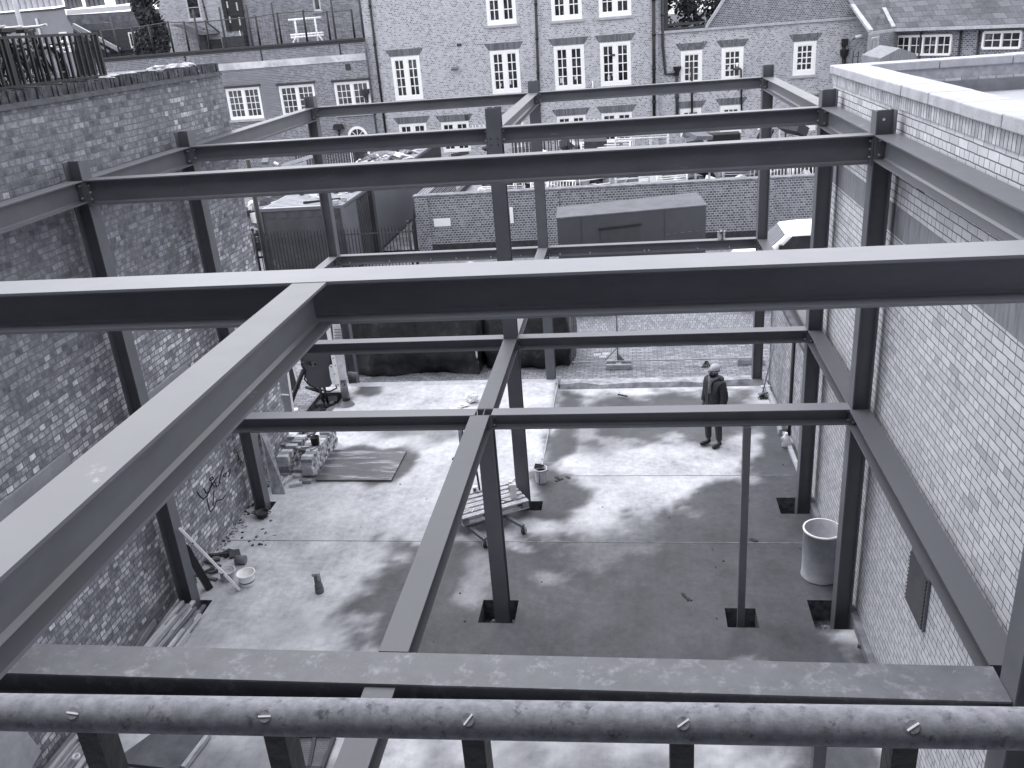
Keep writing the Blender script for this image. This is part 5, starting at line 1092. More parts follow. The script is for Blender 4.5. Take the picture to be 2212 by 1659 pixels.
# rubble and gate at the far left, past the wall end
a_, c_ = at(515,345,Y=24), at(615,345,Y=24); rubble('rubble', 'pale heap of building rubble past the end of the left wall', lambda r: (r.uniform(a_.x,c_.x), 24+r.gauss(0,.8), RZ_+abs(r.gauss(0,1))*1.1), 140, .15, .8, 77, [WHITEM, STONE, DARK, MID], .5)
b = MB(); p, q = at(610,358,Y=22.5), at(682,335,Y=22.5); b.bar(p, q, .1, .12)
for k in range(4): t = p.lerp(q, k/3); b.bar(t, (t.x,t.y,RZ_), .08, .08)
b.bar(at(585,370,Y=22.5), at(660,352,Y=22.5), .1, .1); o = b.build('hand_rail', STONE); tag(o, 'grey handrail of steps beside the rubble heap', 'handrail')
P0, P1 = at(1530,291,Y=33), at(1600,305,Y=33); bn = empty('planter', ((P0.x+P1.x)/2,33,RZ_), 'long dark planter against the foot of the school wall', 'planter'); b = MB(); b.box(P0.x,P1.x,33,33.7,P1.z-.1,P0.z); b.build('trough', BLACK, bn, bevel=.05); b = MB(); b.box(P0.x+.5,P1.x-.5,33.1,33.6,RZ_,P1.z-.101); b.build('stand', DARK, bn)
for u in (1683,1696,1722,1742):
    q = at(u, 312, Y=37.6); b = MB(); b.tube([(q.x,37.6,RZ_),(q.x,37.6,q.z+1)], .05, 6); o = b.build('yard_pole', DIRTYW if u != 1696 else BLACK); tag(o, {1683:'pale pole farthest left by the yard door',1696:'black pole by the yard door',1722:'pale pole just right of the far right column in the yard',1742:'pale pole nearest the middle right column in the yard'}[u], 'pole')
# ---- railing with bicycles on the raised terrace above the left wall
TX = -5.28
tb = MB(); tb.box(-14, LX-.331, -12, 1.9, 6.2, 6.96); tb_ = tb.build('terrace', STONE); tag(tb_, 'raised paved terrace behind the top of the left wall where bicycles stand', 'terrace')
tr = empty('terrace_railing', (TX,.5,6.97), 'black bar railing on top of the left wall in front of the bicycles', 'railing')
tp0, tp1 = at(0,82,X=TX), at(211,72,X=TX); bp0, bp1 = at(0,192,X=TX), at(222,163,X=TX)
tz, bz = (tp0.z+tp1.z)/2, (bp0.z+bp1.z)/2; ye = (tp1.y+bp1.y)/2; y_0 = -5.2
b = MB(); b.bar((TX,y_0,tz),(TX,ye,tz),.045,.03); b.bar((TX,y_0,bz),(TX,ye,bz),.045,.03); b.bar((TX,ye,bz),(TX-1.2,ye,bz),.03,.03); b.bar((TX,ye,tz-.1),(TX-1.2,ye,tz-.1),.03,.03); b.build('rail', BLACK, tr)
y = y_0
while y < ye-.03:
    b = MB(); b.box(TX-.014,TX+.014,y-.014,y+.014,bz-.06,tz-.016); b.build('bar', BLACK, tr); y += .125
for y in (ye, ye-1.9, ye-3.8, ye-5.7):
    b = MB(); b.box(TX-.022,TX+.022,y-.022,y+.022,6.96,tz+.016); b.build('post', BLACK, tr)
def bicycle(label, y, x, fl=1, basket=False):
    r = empty('bicycle', (x, y, 6.96), label, 'bicycle', 'bicycles parked on the terrace')
    z0 = 6.96+.32
    for s in (-.5,.5):
        b = MB(); c = Vector((x, y+s*fl, z0)); b.tube([c+Vector((0,.31*math.cos(t),.31*math.sin(t))) for t in [k*2*math.pi/22 for k in range(23)]], .02, 6, cap=False); wv = b.build('wheel', TYRE, r); b = MB()
        for k in range(10): t = k*math.pi/5; b.tube([c, c+Vector((0,.3*math.cos(t),.3*math.sin(t)))], .0025, 3)
        b.tube([c-Vector((.05,0,0)), c+Vector((.05,0,0))], .02, 8); b.build('spokes', STONE, wv)
    f = lambda yy, zz: Vector((x, y+yy*fl, 6.96+zz)); b = MB(); b.tube([f(-.5,.32),f(-.08,.28),f(-.2,.72),f(-.5,.32)], .016, 6); b.tube([f(-.08,.28),f(.33,.68)], .018, 6); b.tube([f(-.17,.64),f(.32,.74)], .018, 6); b.tube([f(.5,.32),f(.33,.68),f(.3,.84)], .016, 6); b.build('frame', BLACK, r)
    b = MB(); b.tube([f(-.2,.72),f(-.23,.82)], .012, 6); b.obox(f(-.24,.84), (.12,.24,.05)); b.build('saddle', BLACK, r, bevel=.015)
    b = MB(); b.tube([f(.3,.84)+Vector((-.27,-.1*fl,.04)), f(.3,.84)+Vector((-.1,0,.03)), f(.3,.84)+Vector((.1,0,.03)), f(.3,.84)+Vector((.27,-.1*fl,.04))], .014, 6); b.build('handlebar', WHITEM, r)
    b = MB(); b.tube([f(-.1,.2),f(-.06,.36)], .012, 5); b.tube([f(-.5,.36)+Vector((.03,0,.3)),f(-.75,.5)], .03, 6); b.build('mudguard', STONE, r)
for i, (y, x, fl) in enumerate(((.15,-5.55,1),(.62,-5.8,-1),(.95,-5.6,1),(1.35,-5.9,1),(-.5,-5.75,-1))): bicycle(('bicycle leaning by the middle of the railing with its front wheel to the right','bicycle facing the other way in the middle of the parked row','bicycle near the right end of the railing with bright handlebars','rearmost bicycle at the right end of the railing','bicycle at the left edge of the picture behind the railing')[i], y, x, fl)
for i, (y, x, fl) in enumerate(((.4,-5.5,-1),(1.15,-5.75,-1),(.78,-5.45,1),(-1.1,-5.6,1))): bicycle(('dark bicycle jammed against the railing near its middle','dark bicycle tangled second from the right railing end','bicycle closest to the railing bars, right of the middle','bicycle off the left edge of the picture by the railing')[i], y, x, fl)
for k, (pl, rs_) in enumerate(((((60,88),(70,89),(82,95)),(.012,.022,.014)),(((95,103),(104,106),(112,100)),(.016,.03,.012)),(((128,93),(140,88),(152,97)),(.012,.018,.012)),(((122,108),(138,104),(158,98)),(.012,.015,.012)))):
    b = MB(); b.tube([at(u, v, X=-5.6) for u, v in pl], list(rs_), 7); o = b.build('white_grip', WHITE); tag(o, ('white handlebar bag strap, leftmost on the parked bicycles','white saddle cover between the middle bicycles','white curved handlebar near the right end of the bicycles','white brake cable loop low on the right hand bicycles')[k], 'bicycle gear')
tfn = empty('paling_fence', (-6.9,0,6.96), 'pale slatted paling fence at the back of the bicycle terrace', 'fence'); b = MB(); y = -5.0
while y < 1.75: b.box(-6.92,-6.9,y,y+.06,6.965,7.5+.03*math.sin(y*7)); y += .12
b.build('slats', WHITEM, tfn); b = MB(); b.box(-6.95,-6.921,-5,1.8,7.35,7.41); b.box(-6.95,-6.921,-5,1.8,7.05,7.11); b.build('rail', DARK, tfn); b = MB(); b.box(-7.3,-7.26,-5,1.8,6.965,7.55); b.build('dark_backing', BLACK, tfn)
# ================================================================ THINGS ON SITE
R6 = random.Random(31)
def F(u, v, z=0): return at(u, v, Z=z)
# --- salvaged bricks: each one its own object
BRK = [mat('old_brick_pale', .5, .9, .15, namp=.3, nscale=11, bump=.3), mat('old_brick_grey', .26, .9, .15, namp=.35, nscale=11, bump=.3), mat('old_brick_dark', .13, .9, .15, namp=.35, nscale=11, bump=.3)]
protos = []
for m in BRK:
    bm_ = MB(); bm_.box(-.108,.108,-.052,.052,0,.066); o = bm_.build('salvaged_brick', m, bevel=.005); o.location = (0,0,0); protos.append(o)
used = set(); NBR = 0
def put_brick(x, y, z, rz, rx=0, ry=0, lab=None, grp='salvaged bricks in the stack by the left wall', w=(6,3,1)):
    k = R6.choices((0,1,2), w)[0]; p = protos[k]
    if k in used: o = p.copy(); COL.objects.link(o)
    else: o = p; used.add(k)
    o.location = (x,y,z); o.rotation_euler = (rx,ry,rz); WLOC[o.name] = Vector((x,y,z))
    tag(o, lab or 'old mortar stained brick in the rough stack beside the wet board', 'brick', grp); return o
bx, by = F(668,1036).x, F(668,1036).y
def stack(x0, y0, nx, ny, nz, skip=.0, lab=None):
    for k in range(nz):
        for i in range(nx):
            for j in range(ny):
                top = k >= nz-1
                if R6.random() < (skip if top else skip*.35): continue
                alt = (k+i) % 2
                put_brick(x0+i*.225+R6.uniform(-.015,.015)+.11, y0+j*.112+R6.uniform(-.008,.008)+.055, k*.0675, R6.uniform(-.07,.07), lab=lab)
stack(bx-.13, by+.02, 1, 13, 6, .12)
stack(bx-.36, by+.03, 1, 2, 2, .3); stack(bx-.62, by+.12, 1, 5, 6, .15); stack(bx-.38, by+.75, 1, 6, 4, .35); stack(bx-.85, by+.75, 2, 5, 5, .35)
for u, v, rz in ((600,1040,.5),(607,1046,-.9),(621,1040,1.2),(660,1043,.15),(640,1049,.4)):
    q = F(u, v); put_brick(q.x, q.y, .001, rz, lab={600:'brick fallen beside the foot of the leaning board',607:'dark fallen brick lying on another next to the leaning board',621:'fallen brick between the leaning board and the stack',660:'pale brick lying flat at the corner of the wet board',640:'small end of brick loose on the floor in front of the stack'}[u], grp='loose bricks')
q = F(672,1010,.41); q.y += .12; b = MB(); b.lathe((bx-.02,by+.62,.41), [(.001,0),(.075,0),(.085,.15),(.09,.155),(.078,.155),(.07,.03),(.001,.03)], 18); o = b.build('paint_bucket', BLACK); tag(o, 'black paint bucket standing on top of the brick stack', 'bucket')
for k, (dx, dy, rz) in enumerate(((-.17,.5,.4),(-.2,.38,-.3),(.0,.42,1.1))):
    b = MB(); b.obox((bx+dx,by+dy,.42), (.13,.04,.02), (.1,.1,rz)); o = b.build('trowel_scrap', (DIRTYW,BLACK,STONE)[k]); tag(o, ('pale scrap in front of the black paint bucket on the bricks','black scrap left of the paint bucket on the bricks','grey scrap at the foot of the paint bucket on the bricks')[k], 'scrap')
# --- wet ply board
c = [F(683,1038,.02), F(845,1038,.02), F(878,975,.02), F(719,972,.02)]
WETB = mat('wet_plywood', .075, .35, .45, namp=.3, nscale=3, speck=(.3, 2.4, .52, .6), nstretch=(.4,3,1))
b = MB(); b.hexa([(p.x,p.y,.004) for p in c]+[(p.x,p.y,.03) for p in c]); o = b.build('plywood_board', WETB); tag(o, 'wet dark plywood board lying flat beside the brick stack', 'board')
# --- leaning boards on left
p0, p1 = F(616,1068), F(588,1068); t0 = at(575,928,X=-4.86); b = MB()
b.hexa([p1,p0,p0+Vector((0,.03,0)),p1+Vector((0,.03,0)),at(561,935,X=-4.9),t0,t0+Vector((0,.03,0)),at(561,935,X=-4.9)+Vector((0,.03,0))]); o = b.build('leaning_board', mat('stained_board', .3, .85, .2, namp=.5, nscale=6)); tag(o, 'stained board leaning against the wall behind the second left column', 'board')
p0 = F(452,1272); t0 = at(400,1182,Y=.32); b = MB(); b.bar(p0+Vector((0,0,.01)), t0, .09, .1); o = b.build('leaning_timber', BLACK); tag(o, 'dark timber leaning against the foot of the first left column', 'timber')
p0 = F(518,1276); t0 = at(388,1141,X=-4.55); b = MB(); b.bar(p0+Vector((0,0,.02)), t0, .045, .035); o = b.build('white_batten', WHITE); tag(o, 'long white batten leaning on the column across the white buckets', 'batten'); b = MB()
for t in (.28,.78): q = (p0+Vector((0,0,.02))).lerp(t0, t); b.tube([q-Vector((.0,.03,0)), q+Vector((.0,-.02,0))], .014, 8)
b.build('screw_hole', DARK, o)
# --- tub and buckets
def vessel(name, label, c, r0, r1, h, m, wall=.008, n=28, tilt=None, fill=None, fm=None, handle=None, rim=.012, cat='bucket', grp=None, bands=()):
    c = Vector(c); T = Matrix.Rotation(tilt[0], 3, Vector(tilt[1])) if tilt else None
    b = MB(); pr = [(.001,.0),(r0,0)]+[(r0+(r1-r0)*t+ (rim*.35 if any(abs(t-bb) < .03 for bb in bands) else 0), h*t) for t in [k/16 for k in range(1, 16)]]+[(r1+rim, h-.012),(r1+rim,h),(r1-wall,h),(r0-wall,.012),(.001,.011)]
    b.lathe(c, pr, n, tilt=T); o = b.build(name, m); tag(o, label, cat, grp)
    if fill:
        b = MB(); rr_ = r0+(r1-r0)*fill-wall-.001; b.lathe(c, [(.001,h*fill),(rr_,h*fill)], n, tilt=T); b.build('contents', fm, o)
    if handle: b = MB(); b.tube(handle, .006, 6); b.build('handle', handle and DARK, o)
    return o
q = F(563,1122); o = vessel('mortar_tub', 'small round black mortar tub with two loop handles near the second left column', q+Vector((0,.08,0)), .085, .11, .1, BLACK, fill=.6, fm=DARK, cat='tub')
for s in (-1,1):
    b = MB(); cc = q+Vector((s*.115,.08,.085)); b.tube([cc+Vector((0,-.035,0)), cc+Vector((s*.045,-.025,.004)), cc+Vector((s*.045,.025,.004)), cc+Vector((0,.035,0))], .008, 6); b.build('handle', BLACK, o)
WB1 = mat('white_bucket', .88, .5, .4, namp=.1, nscale=9, speck=(.12, 5, .62, .68))
q = F(529,1271); vessel('white_bucket', 'clean rimmed white bucket standing upright, right of the other one', q+Vector((0,.115,0)), .105, .13, .2, WB1, fill=.35, fm=WHITEM, bands=(.45,.8), grp='white buckets by the left column')
q = F(486,1259); vessel('white_bucket', 'white bucket with torn dirty sides behind the batten', q+Vector((0,.1,0)), .09, .115, .17, mat('torn_bucket', .55, .6, .3, namp=.3, nscale=8, speck=(.06, 4, .52, .6)), fill=.5, fm=DIRTYW, bands=(.5,), tilt=(.12,(0,1,0)), grp='white buckets by the left column')
b = MB(); cb_ = F(529,1271)+Vector((0,.115,0)); b.lathe(cb_, [(.1155,.062),(.1165,.064),(.118,.08),(.117,.082)], 28); b.build('dirt_band', DARK, bpy.data.objects['white_bucket'])
for i, (u, v, l_, rz, m) in enumerate(((452,1215,.34,.3,WOODD),(462,1222,.3,-.4,DARK),(474,1203,.36,.15,WOODD),(486,1196,.22,1.2,DARK),(495,1200,.2,1.4,BLACK),(447,1240,.26,1.0,DARK),(456,1252,.24,-.3,MID),(466,1238,.2,.7,WOODD))):
    q = F(u, v); b = MB(); b.obox((q.x,q.y,.025+.012*(i%3)), (l_,.05,.03), (0,.1*(i%2),rz)); o = b.build('timber_offcut', m); tag(o, 'dark offcut of timber in the scrap behind the white buckets', 'offcut', 'timber offcuts behind the buckets')
q = F(508,1201); b = MB(); b.obox((q.x,q.y,.05), (.17,.15,.02), (.3,.2,.6)); o = b.build('square_tile', DARK); tag(o, 'dark square tile propped behind the upright white bucket', 'tile')
q = F(516,1222); b = MB(); b.tube([q+Vector((-.06,.05,.07)), q+Vector((.1,.06,.07))], .07, 14); o = b.build('pipe_offcut', MID); tag(o, 'short grey pipe offcut lying behind the upright white bucket', 'pipe')
rubble('debris', 'dark chips and scraps scattered over the floor near the black tub', lambda r: (lambda q: (q.x,q.y,.003))(F(r.gauss(552,22), r.gauss(1150,22))), 26, .008, .05, 61, [DARK, BLACK, MID], .4)
rubble('debris', 'mortar crumbs along the foot of the left wall', lambda r: (-4.93+abs(r.gauss(0,.07)), r.uniform(.3,3.9), .002), 150, .01, .05, 62, [MID, STONE, DARK], .5)
rubble('debris', 'specks of grit and mud on the slab', lambda r: (r.uniform(-4.5,4.3), r.uniform(-3.5,7.8), .001) if True else 0, 90, .008, .028, 63, [DARK, BLACK], .4)
for u, v, s in ((1622,1167,.16),(1479,1287,.12),(1492,1296,.06),(1210,1035,.2)):
    q = F(u, v); b = MB()
    for k in range(5): b.obox((q.x+R6.gauss(0,s*.3), q.y+R6.gauss(0,s*.25), .006), (s*R6.uniform(.2,.5), s*.25, .012), (0,0,R6.uniform(0,3)))
    o = b.build('mud_clod', BLACK); tag(o, {1622:'dark mud clod on the slab behind the slim post',1479:'largest mud clod in the middle of the dark wet slab',1492:'tiny mud clod just in front of a larger one on the wet slab',1210:'wide dark mud smear beside the ribbed white bucket'}[u], 'mud')
# --- planks
PL = [mat('plank_grey', .3, .85, .2, namp=.4, nscale=7, nstretch=(4,.4,4)), mat('plank_pale', .5, .85, .2, namp=.4, nscale=7, nstretch=(4,.4,4)), mat('plank_dark', .16, .85, .2, namp=.5, nscale=7, nstretch=(4,.4,4))]
for lay in range(5):
    for k in range(9-lay):
        x = -4.9+.062*k+.05*lay+R6.uniform(-.012,.012); ye_ = R6.uniform(-.75,.1)-.12*(k < 3); ln = R6.uniform(1.8,3.4); z = .022+lay*.042; sk_ = R6.uniform(-.1,.06)
        b = MB(); b.bar((x+.03,ye_,z+R6.uniform(0,.012)),(x+sk_,ye_-ln,z+R6.uniform(0,.02)), .05+R6.uniform(-.012,.012), .034); o = b.build('timber_plank', PL[R6.choice((0,0,1,1,2))]); tag(o, 'weathered timber plank in the pile along the foot of the left wall', 'plank', 'planks piled by the left wall')
for x, l_, a, lab in ((-4.92,1.9,.5,'dark plank propped up against the wall behind the plank pile'),(-4.9,1.5,.4,'grey plank resting slantwise on the wall side of the pile')):
    b = MB(); b.bar((x,-.25 if a > .45 else -.5,.4*a),(x+.02,-.3-l_,.06), .05, .11); o = b.build('timber_plank', PL[2 if a > .45 else 0]); tag(o, lab, 'plank')
q = [F(326,1585,.06), F(443,1587,.06), F(385,1662,.06), F(242,1645,.06)]; b = MB(); b.hexa([(p.x,p.y,.035) for p in q]+[(p.x,p.y,.06) for p in q]); o = b.build('plywood_sheet', mat('ply_sheet', .14, .8, .2, namp=.3, nscale=3)); tag(o, 'dark plywood sheet on the floor below the railing, left', 'board')
b = MB(); q0, q1 = F(452,1586,.05), F(396,1659,.05); b.bar(q0, q1, .05, .06); o = b.build('timber_batten', PL[1]); tag(o, 'pale batten along the right edge of the plywood sheet below the railing', 'batten')
q = [at(u, v, X=-4.84) for u, v in ((-80,1570),(52,1577),(86,1622),(30,1720),(-80,1720))]; b = MB(); b.prism(q, (.02,0,0)); o = b.build('pale_board', mat('pale_board', .42, .6, .3, namp=.15)); tag(o, 'pale board corner at the bottom left of the picture, below the railing', 'board')
q = F(165,1637,.25); b = MB(); b.lathe(q, [(.028,0),(.045,0),(.045,.03),(.028,.03),(.028,0)], 20); o = b.build('tape_roll', WHITEM); tag(o, 'white roll of tape on the planks below the railing', 'tape')
q = F(672,1612,.0); gt = empty('mesh_tray', (q.x,q.y,0), 'dark steel mesh trays lying on the floor below the railing', 'tray'); b = MB()
cs = [F(630,1592,.03), F(722,1592,.03), F(696,1662,.03), F(640,1660,.03)]
for i in range(4): b.bar(cs[i], cs[(i+1)%4], .04, .05)
b.bar(cs[0].lerp(cs[1],.55), cs[3].lerp(cs[2],.5), .04, .05); b.build('tray_frame', DARK, gt); b = MB()
for k in range(1, 26): b.bar(cs[0].lerp(cs[1],k/26), cs[3].lerp(cs[2],k/26), .008, .008)
for k in range(1, 14): b.bar(cs[0].lerp(cs[3],k/14), cs[1].lerp(cs[2],k/14), .008, .006)
b.build('tray_mesh', MID, gt)
# --- soil pipe stub
q = F(691,1279); r_ = empty('pipe_stub', q, 'grey broken pipe stub standing up out of the slab', 'pipe'); b = MB(); T = Matrix.Rotation(.0, 3, 'X')
b.lathe(q, [(.062,0),(.066,.07),(.058,.08),(.053,.1),(.06,.105),(.06,.13),(.05,.135),(.047,.33),(.04,.33),(.04,.2)], 20); b.build('pipe', mat('pipe_grey', .14, .6, .3, namp=.3), r_)
b = MB(); b.obox(q+Vector((-.01,0,.335)), (.11,.1,.05), (.15,.1,.3)); b.obox(q+Vector((.035,-.03,.28)), (.03,.05,.1), (0,.1,.2)); b.build('torn_cap', CONC, r_)
# --- pallet on a dolly with its load
pz = .4
o0, e1_, e2_ = F(999,1120,pz), F(1142,1080,pz), F(1012,1062,pz)
ax = (e1_-o0); LX_ = ax.length; ax.normalize(); ay = Vector((-ax.y, ax.x, 0)); LY_ = max(.62, min(.85, (e2_-o0).dot(ay)))
def pp(s, t, z): return o0+ax*(s*LX_)+ay*(t*LY_)+Vector((0,0,z-pz))
plt = empty('wooden_pallet', pp(.5,.5,0), 'pale wooden pallet resting crookedly on a wheeled dolly behind the one storey column', 'pallet')
b = MB()
for k in range(6): t = k/5.0*.9+.05; b.bar(pp(0,t,pz-.011), pp(1,t,pz-.011), .095 if k in (0,5) else .08, .02)
b.build('deck_boards', WOODL, plt)
b = MB()
for s in (.04,.5,.96): b.bar(pp(s,0,pz-.033), pp(s,1,pz-.033), .09, .02)
b.build('cross_boards', WOOD, plt); b = MB()
for s in (.05,.5,.95):
    for t in (.06,.5,.94): b.bar(pp(s-.045,t,pz-.085), pp(s+.045,t,pz-.085), .09, .08)
b.build('blocks', WOOD, plt); b = MB()
for t in (.06,.5,.94): b.bar(pp(0,t,pz-.136), pp(1,t,pz-.136), .09, .018)
b.build('base_boards', WOODL, plt)
w1, w2 = F(1132,1153), F(1050,1182)
dly = empty('wheeled_dolly', pp(.5,.4,0), 'dark steel dolly on castors carrying the pallet', 'dolly'); b = MB()
w3 = w1+ay*.75-ax*.35; w4 = w2+ay*.8-ax*.25
for a_, c_ in ((w1,w3),(w2,w4)): b.bar(a_+Vector((0,0,.14)), c_+Vector((0,0,.235)), .06, .05)
b.bar((w1+w3)/2+Vector((0,0,.2)), (w2+w4)/2+Vector((0,0,.2)), .05, .05); b.build('frame', MID, dly)
for wq in (w1,w2,w3,w4):
    b = MB(); b.tube([wq+Vector((-.015,.01,.05)), wq+Vector((.02,-.01,.05))], .05, 14); cw_ = b.build('castor', DARK, dly); b = MB(); b.bar(wq+Vector((-.03,0,.04)), wq+Vector((-.015,.01,.13)), .02, .05); b.bar(wq+Vector((.03,-.02,.04)), wq+Vector((.02,.01,.13)), .02, .05); b.build('fork', STONE, cw_)
q = F(1108,1076,pz+.001); b = MB(); b.obox(q+Vector((0,.05,.13)), (.11,.16,.26), (0,0,.25)); b.tube([q+Vector((-.03,.02,.26)), q+Vector((-.03,.02,.3))], .022, 10); b.bar(q+Vector((-.01,0,.285)), q+Vector((.03,.12,.285)), .025, .025); b.bar(q+Vector((.03,.12,.26)), q+Vector((.03,.12,.297)), .025, .025); o = b.build('jerry_can', WHITEM, bevel=.012); tag(o, 'white plastic jerry can standing on the right end of the pallet', 'jerry can')
b = MB(); b.obox(q+Vector((-.0575,.03,.16)), (.002,.1,.1), (0,0,.25)); b.build('paper_label', DARK, o)
q = F(1085,1084,pz+.008); b = MB(); b.tube([q+Vector((.05*math.cos(t),.05*math.sin(t),0)) for t in [k*.42 for k in range(16)]]+[q+Vector((.1,.02,0)), q+Vector((.17,.05,0))], .006, 5); o = b.build('cable_loop', BLACK); tag(o, 'black loop of cable lying on the pallet in front of the jerry can', 'cable')
q = F(1010,1102,pz+.008); b = MB(); b.tube([q+Vector((-.05,-.03,0)), q+Vector((0,.04,.01)), q+Vector((.05,.01,0)), q+Vector((.02,-.04,.01)), q+Vector((.08,-.05,0)), q+Vector((.09,.05,0))], .007, 5); o = b.build('rope', WHITE); tag(o, 'knot of white rope on the left end of the pallet', 'rope')
q = F(1027,1062,pz+.001); b = MB(); b.obox(q+Vector((0,0,.05)), (.07,.07,.1), (0,0,.2)); o = b.build('tin', WHITEM, bevel=.006); tag(o, 'small white tin on the back edge of the pallet', 'tin'); b = MB(); b.obox(q+Vector((.0,-.037,.05)), (.04,.002,.05), (0,0,.2)); b.build('paper_label', DARK, o)
q = F(1036,1058,pz+.001); b = MB(); b.bar(q, q+Vector((-.03,.05,.33)), .03, .02); o = b.build('spirit_level', DARK); tag(o, 'dark spirit level standing up at the back of the pallet', 'level')
# pole with a dark tip standing behind the diagonal lower beam
q = F(985,996); b = MB(); b.tube([q+Vector((-.05,.0,.03)), q+Vector((.05,.15,.06)), q+Vector((.12,.25,.35)), q+Vector((.14,.28,.62))], [.035,.02,.012,.012], 8); o = b.build('digging_bar', BLACK); tag(o, 'dark tool with a bent foot standing behind the lower central beam', 'tool')
q = F(996,985); b = MB(); b.box(q.x-.03,q.x+.05,q.y+.1,q.y+.15,0,.5); o = b.build('timber_stub', WOOD); tag(o, 'upright timber stub beside the bent dark tool, behind the lower central beam', 'timber')
# ribbed rubbish bucket
q = F(1169,1046); o = vessel('builders_bucket', 'white builders bucket with dark drips and a black lining, by the step', q+Vector((0,.09,0)), .1, .115, .27, mat('dripped_bucket', .55, .6, .3, namp=.2, nscale=6, speck=(.05, 4, .57, .62), nstretch=(2.2,2.2,.25)), fill=.75, fm=BLACK, bands=(.85,))
c = q+Vector((0,.09,.27)); b = MB(); b.prism([c+Vector((-.12,-.02,0)), c+Vector((-.1,.06,.06)), c+Vector((-.02,.11,.02)), c+Vector((.06,.1,.0)), c+Vector((-.02,.09,-.03))], (.01,.01,-.005)); b.prism([c+Vector((.118,-.05,-.03)), c+Vector((.12,.02,.05)), c+Vector((.11,.05,-.02))], (.008,0,0)); b.build('liner', BLACK, o)
# big grey bin
q = F(1774,1254); BR = .245; zt_b = at(1774,1142,Y=q.y+BR*.5).z
BIN = mat('bin_grey', .36, .65, .35, namp=.2, nscale=5, speck=(.46, 3, .58, .75)); b = MB(); c = q+Vector((0,.13,0))
b.lathe(c, [(.001,.012),(BR-.02,.0),(BR+.008,.004),(BR+.008,.02),(BR,.03),(BR+.004,zt_b-.03),(BR+.016,zt_b-.02),(BR+.016,zt_b),(BR-.006,zt_b),(BR-.012,.03),(.001,.03)], 40); o = b.build('grey_bin', BIN); tag(o, 'tall open grey drum bin beside the right column', 'bin')
b = MB(); b.lathe(c, [(BR+.0162,zt_b-.02),(BR+.018,zt_b-.01),(BR+.0165,zt_b+.002),(BR-.0065,zt_b+.002)], 40); b.build('rim', WHITEM, o)
# water jug
q = F(1698,966,-.03); b = MB(); b.lathe(q+Vector((0,.04,0)), [(.001,0),(.068,0),(.072,.02),(.072,.15),(.06,.19),(.03,.225),(.03,.25),(.001,.25)], 18, sx=1, sy=.85); o = b.build('water_jug', mat('translucent_jug', .78, .3, .5, namp=.08)); tag(o, 'white plastic jug with a handle on the floor by the right wall', 'jug'); b = MB(); b.tube([q+Vector((-.05,.02,.2)), q+Vector((-.085,.02,.17)), q+Vector((-.075,.02,.1))], .012, 7); b.build('handle', WHITEM, o); b = MB(); b.tube([q+Vector((0,.04,.245)), q+Vector((0,.04,.27))], .026, 12); b.build('cap', WHITE, o)
# broom
q = F(1648,860,-.13); t = at(1672,745,X=4.56); b = MB(); b.tube([q+Vector((0,.03,.12)), t], .014, 8); o = b.build('broom', WOOD); tag(o, 'long handled broom leaning against the low right wall', 'broom'); b = MB(); b.obox(q+Vector((0,.02,.1)), (.2,.06,.04), (0,0,.5)); b.build('broom_stock', WOOD, o); b = MB()
for k in range(60): b.tube([q+Vector((R6.uniform(-.09,.09),.02+R6.uniform(-.05,.05),.085)), q+Vector((R6.uniform(-.12,.12),R6.uniform(-.09,.07),.0))], .004, 3)
b.build('bristles', BLACK, o)
# bag and paper
def crumple(name, label, c, r, seed, m, sq=(1,1,.6)):
    bm = bmesh.new(); bmesh.ops.create_icosphere(bm, subdivisions=4, radius=1); o_ = Vector((seed,0,0))
    for v in bm.verts:
        n_ = v.co.normalized(); k = 1+.45*noise.noise(n_*2+o_)-.35*abs(noise.noise(n_*4.5+o_)); v.co = Vector((n_.x*k*r*sq[0], n_.y*k*r*sq[1], max(-.9*r*sq[2], n_.z*k*r*sq[2])))
    me_ = bpy.data.meshes.new(name); bm.to_mesh(me_); bm.free(); me_.materials.append(m); o = bpy.data.objects.new(name, me_); COL.objects.link(o); o.location = Vector(c)+Vector((0,0,.9*r*sq[2])); WLOC[o.name] = o.location.copy(); return tag(o, label, name.split('_')[-1])
q = F(1019,868); crumple('plastic_bag', 'larger crumpled white plastic bag on the slab near the tarpaulin', q, .16, 3, WHITE, (1,.8,.75)); q = F(1000,877); crumple('plastic_bag', 'smaller flat scrap of white bag beside the larger one', q, .1, 7, WHITE, (1.2,.8,.35))
q = F(984,882); b = MB(); b.obox(q+Vector((0,0,.015)), (.26,.17,.008), (.06,.03,.3)); b.obox(q+Vector((.06,.06,.03)), (.2,.15,.006), (.12,-.05,-.2)); o = b.build('paper', DIRTYW); tag(o, 'crumpled sheets of newspaper beside the white bags', 'paper')
q = F(1345,856,-.12); b = MB(); b.bar(q+Vector((-.1,.06,.02)), q+Vector((.1,-.05,.02)), .03, .025); o = b.build('stick', BLACK); tag(o, 'short black stick lying on the back part of the slab', 'stick')
q = F(1655,842,-.1); b = MB(); b.obox(q+Vector((0,.1,.03)), (.2,.1,.05), (0,0,.2)); o = b.build('rag', DIRTYW, bevel=.02); tag(o, 'pale rag on the floor near the broom', 'rag')
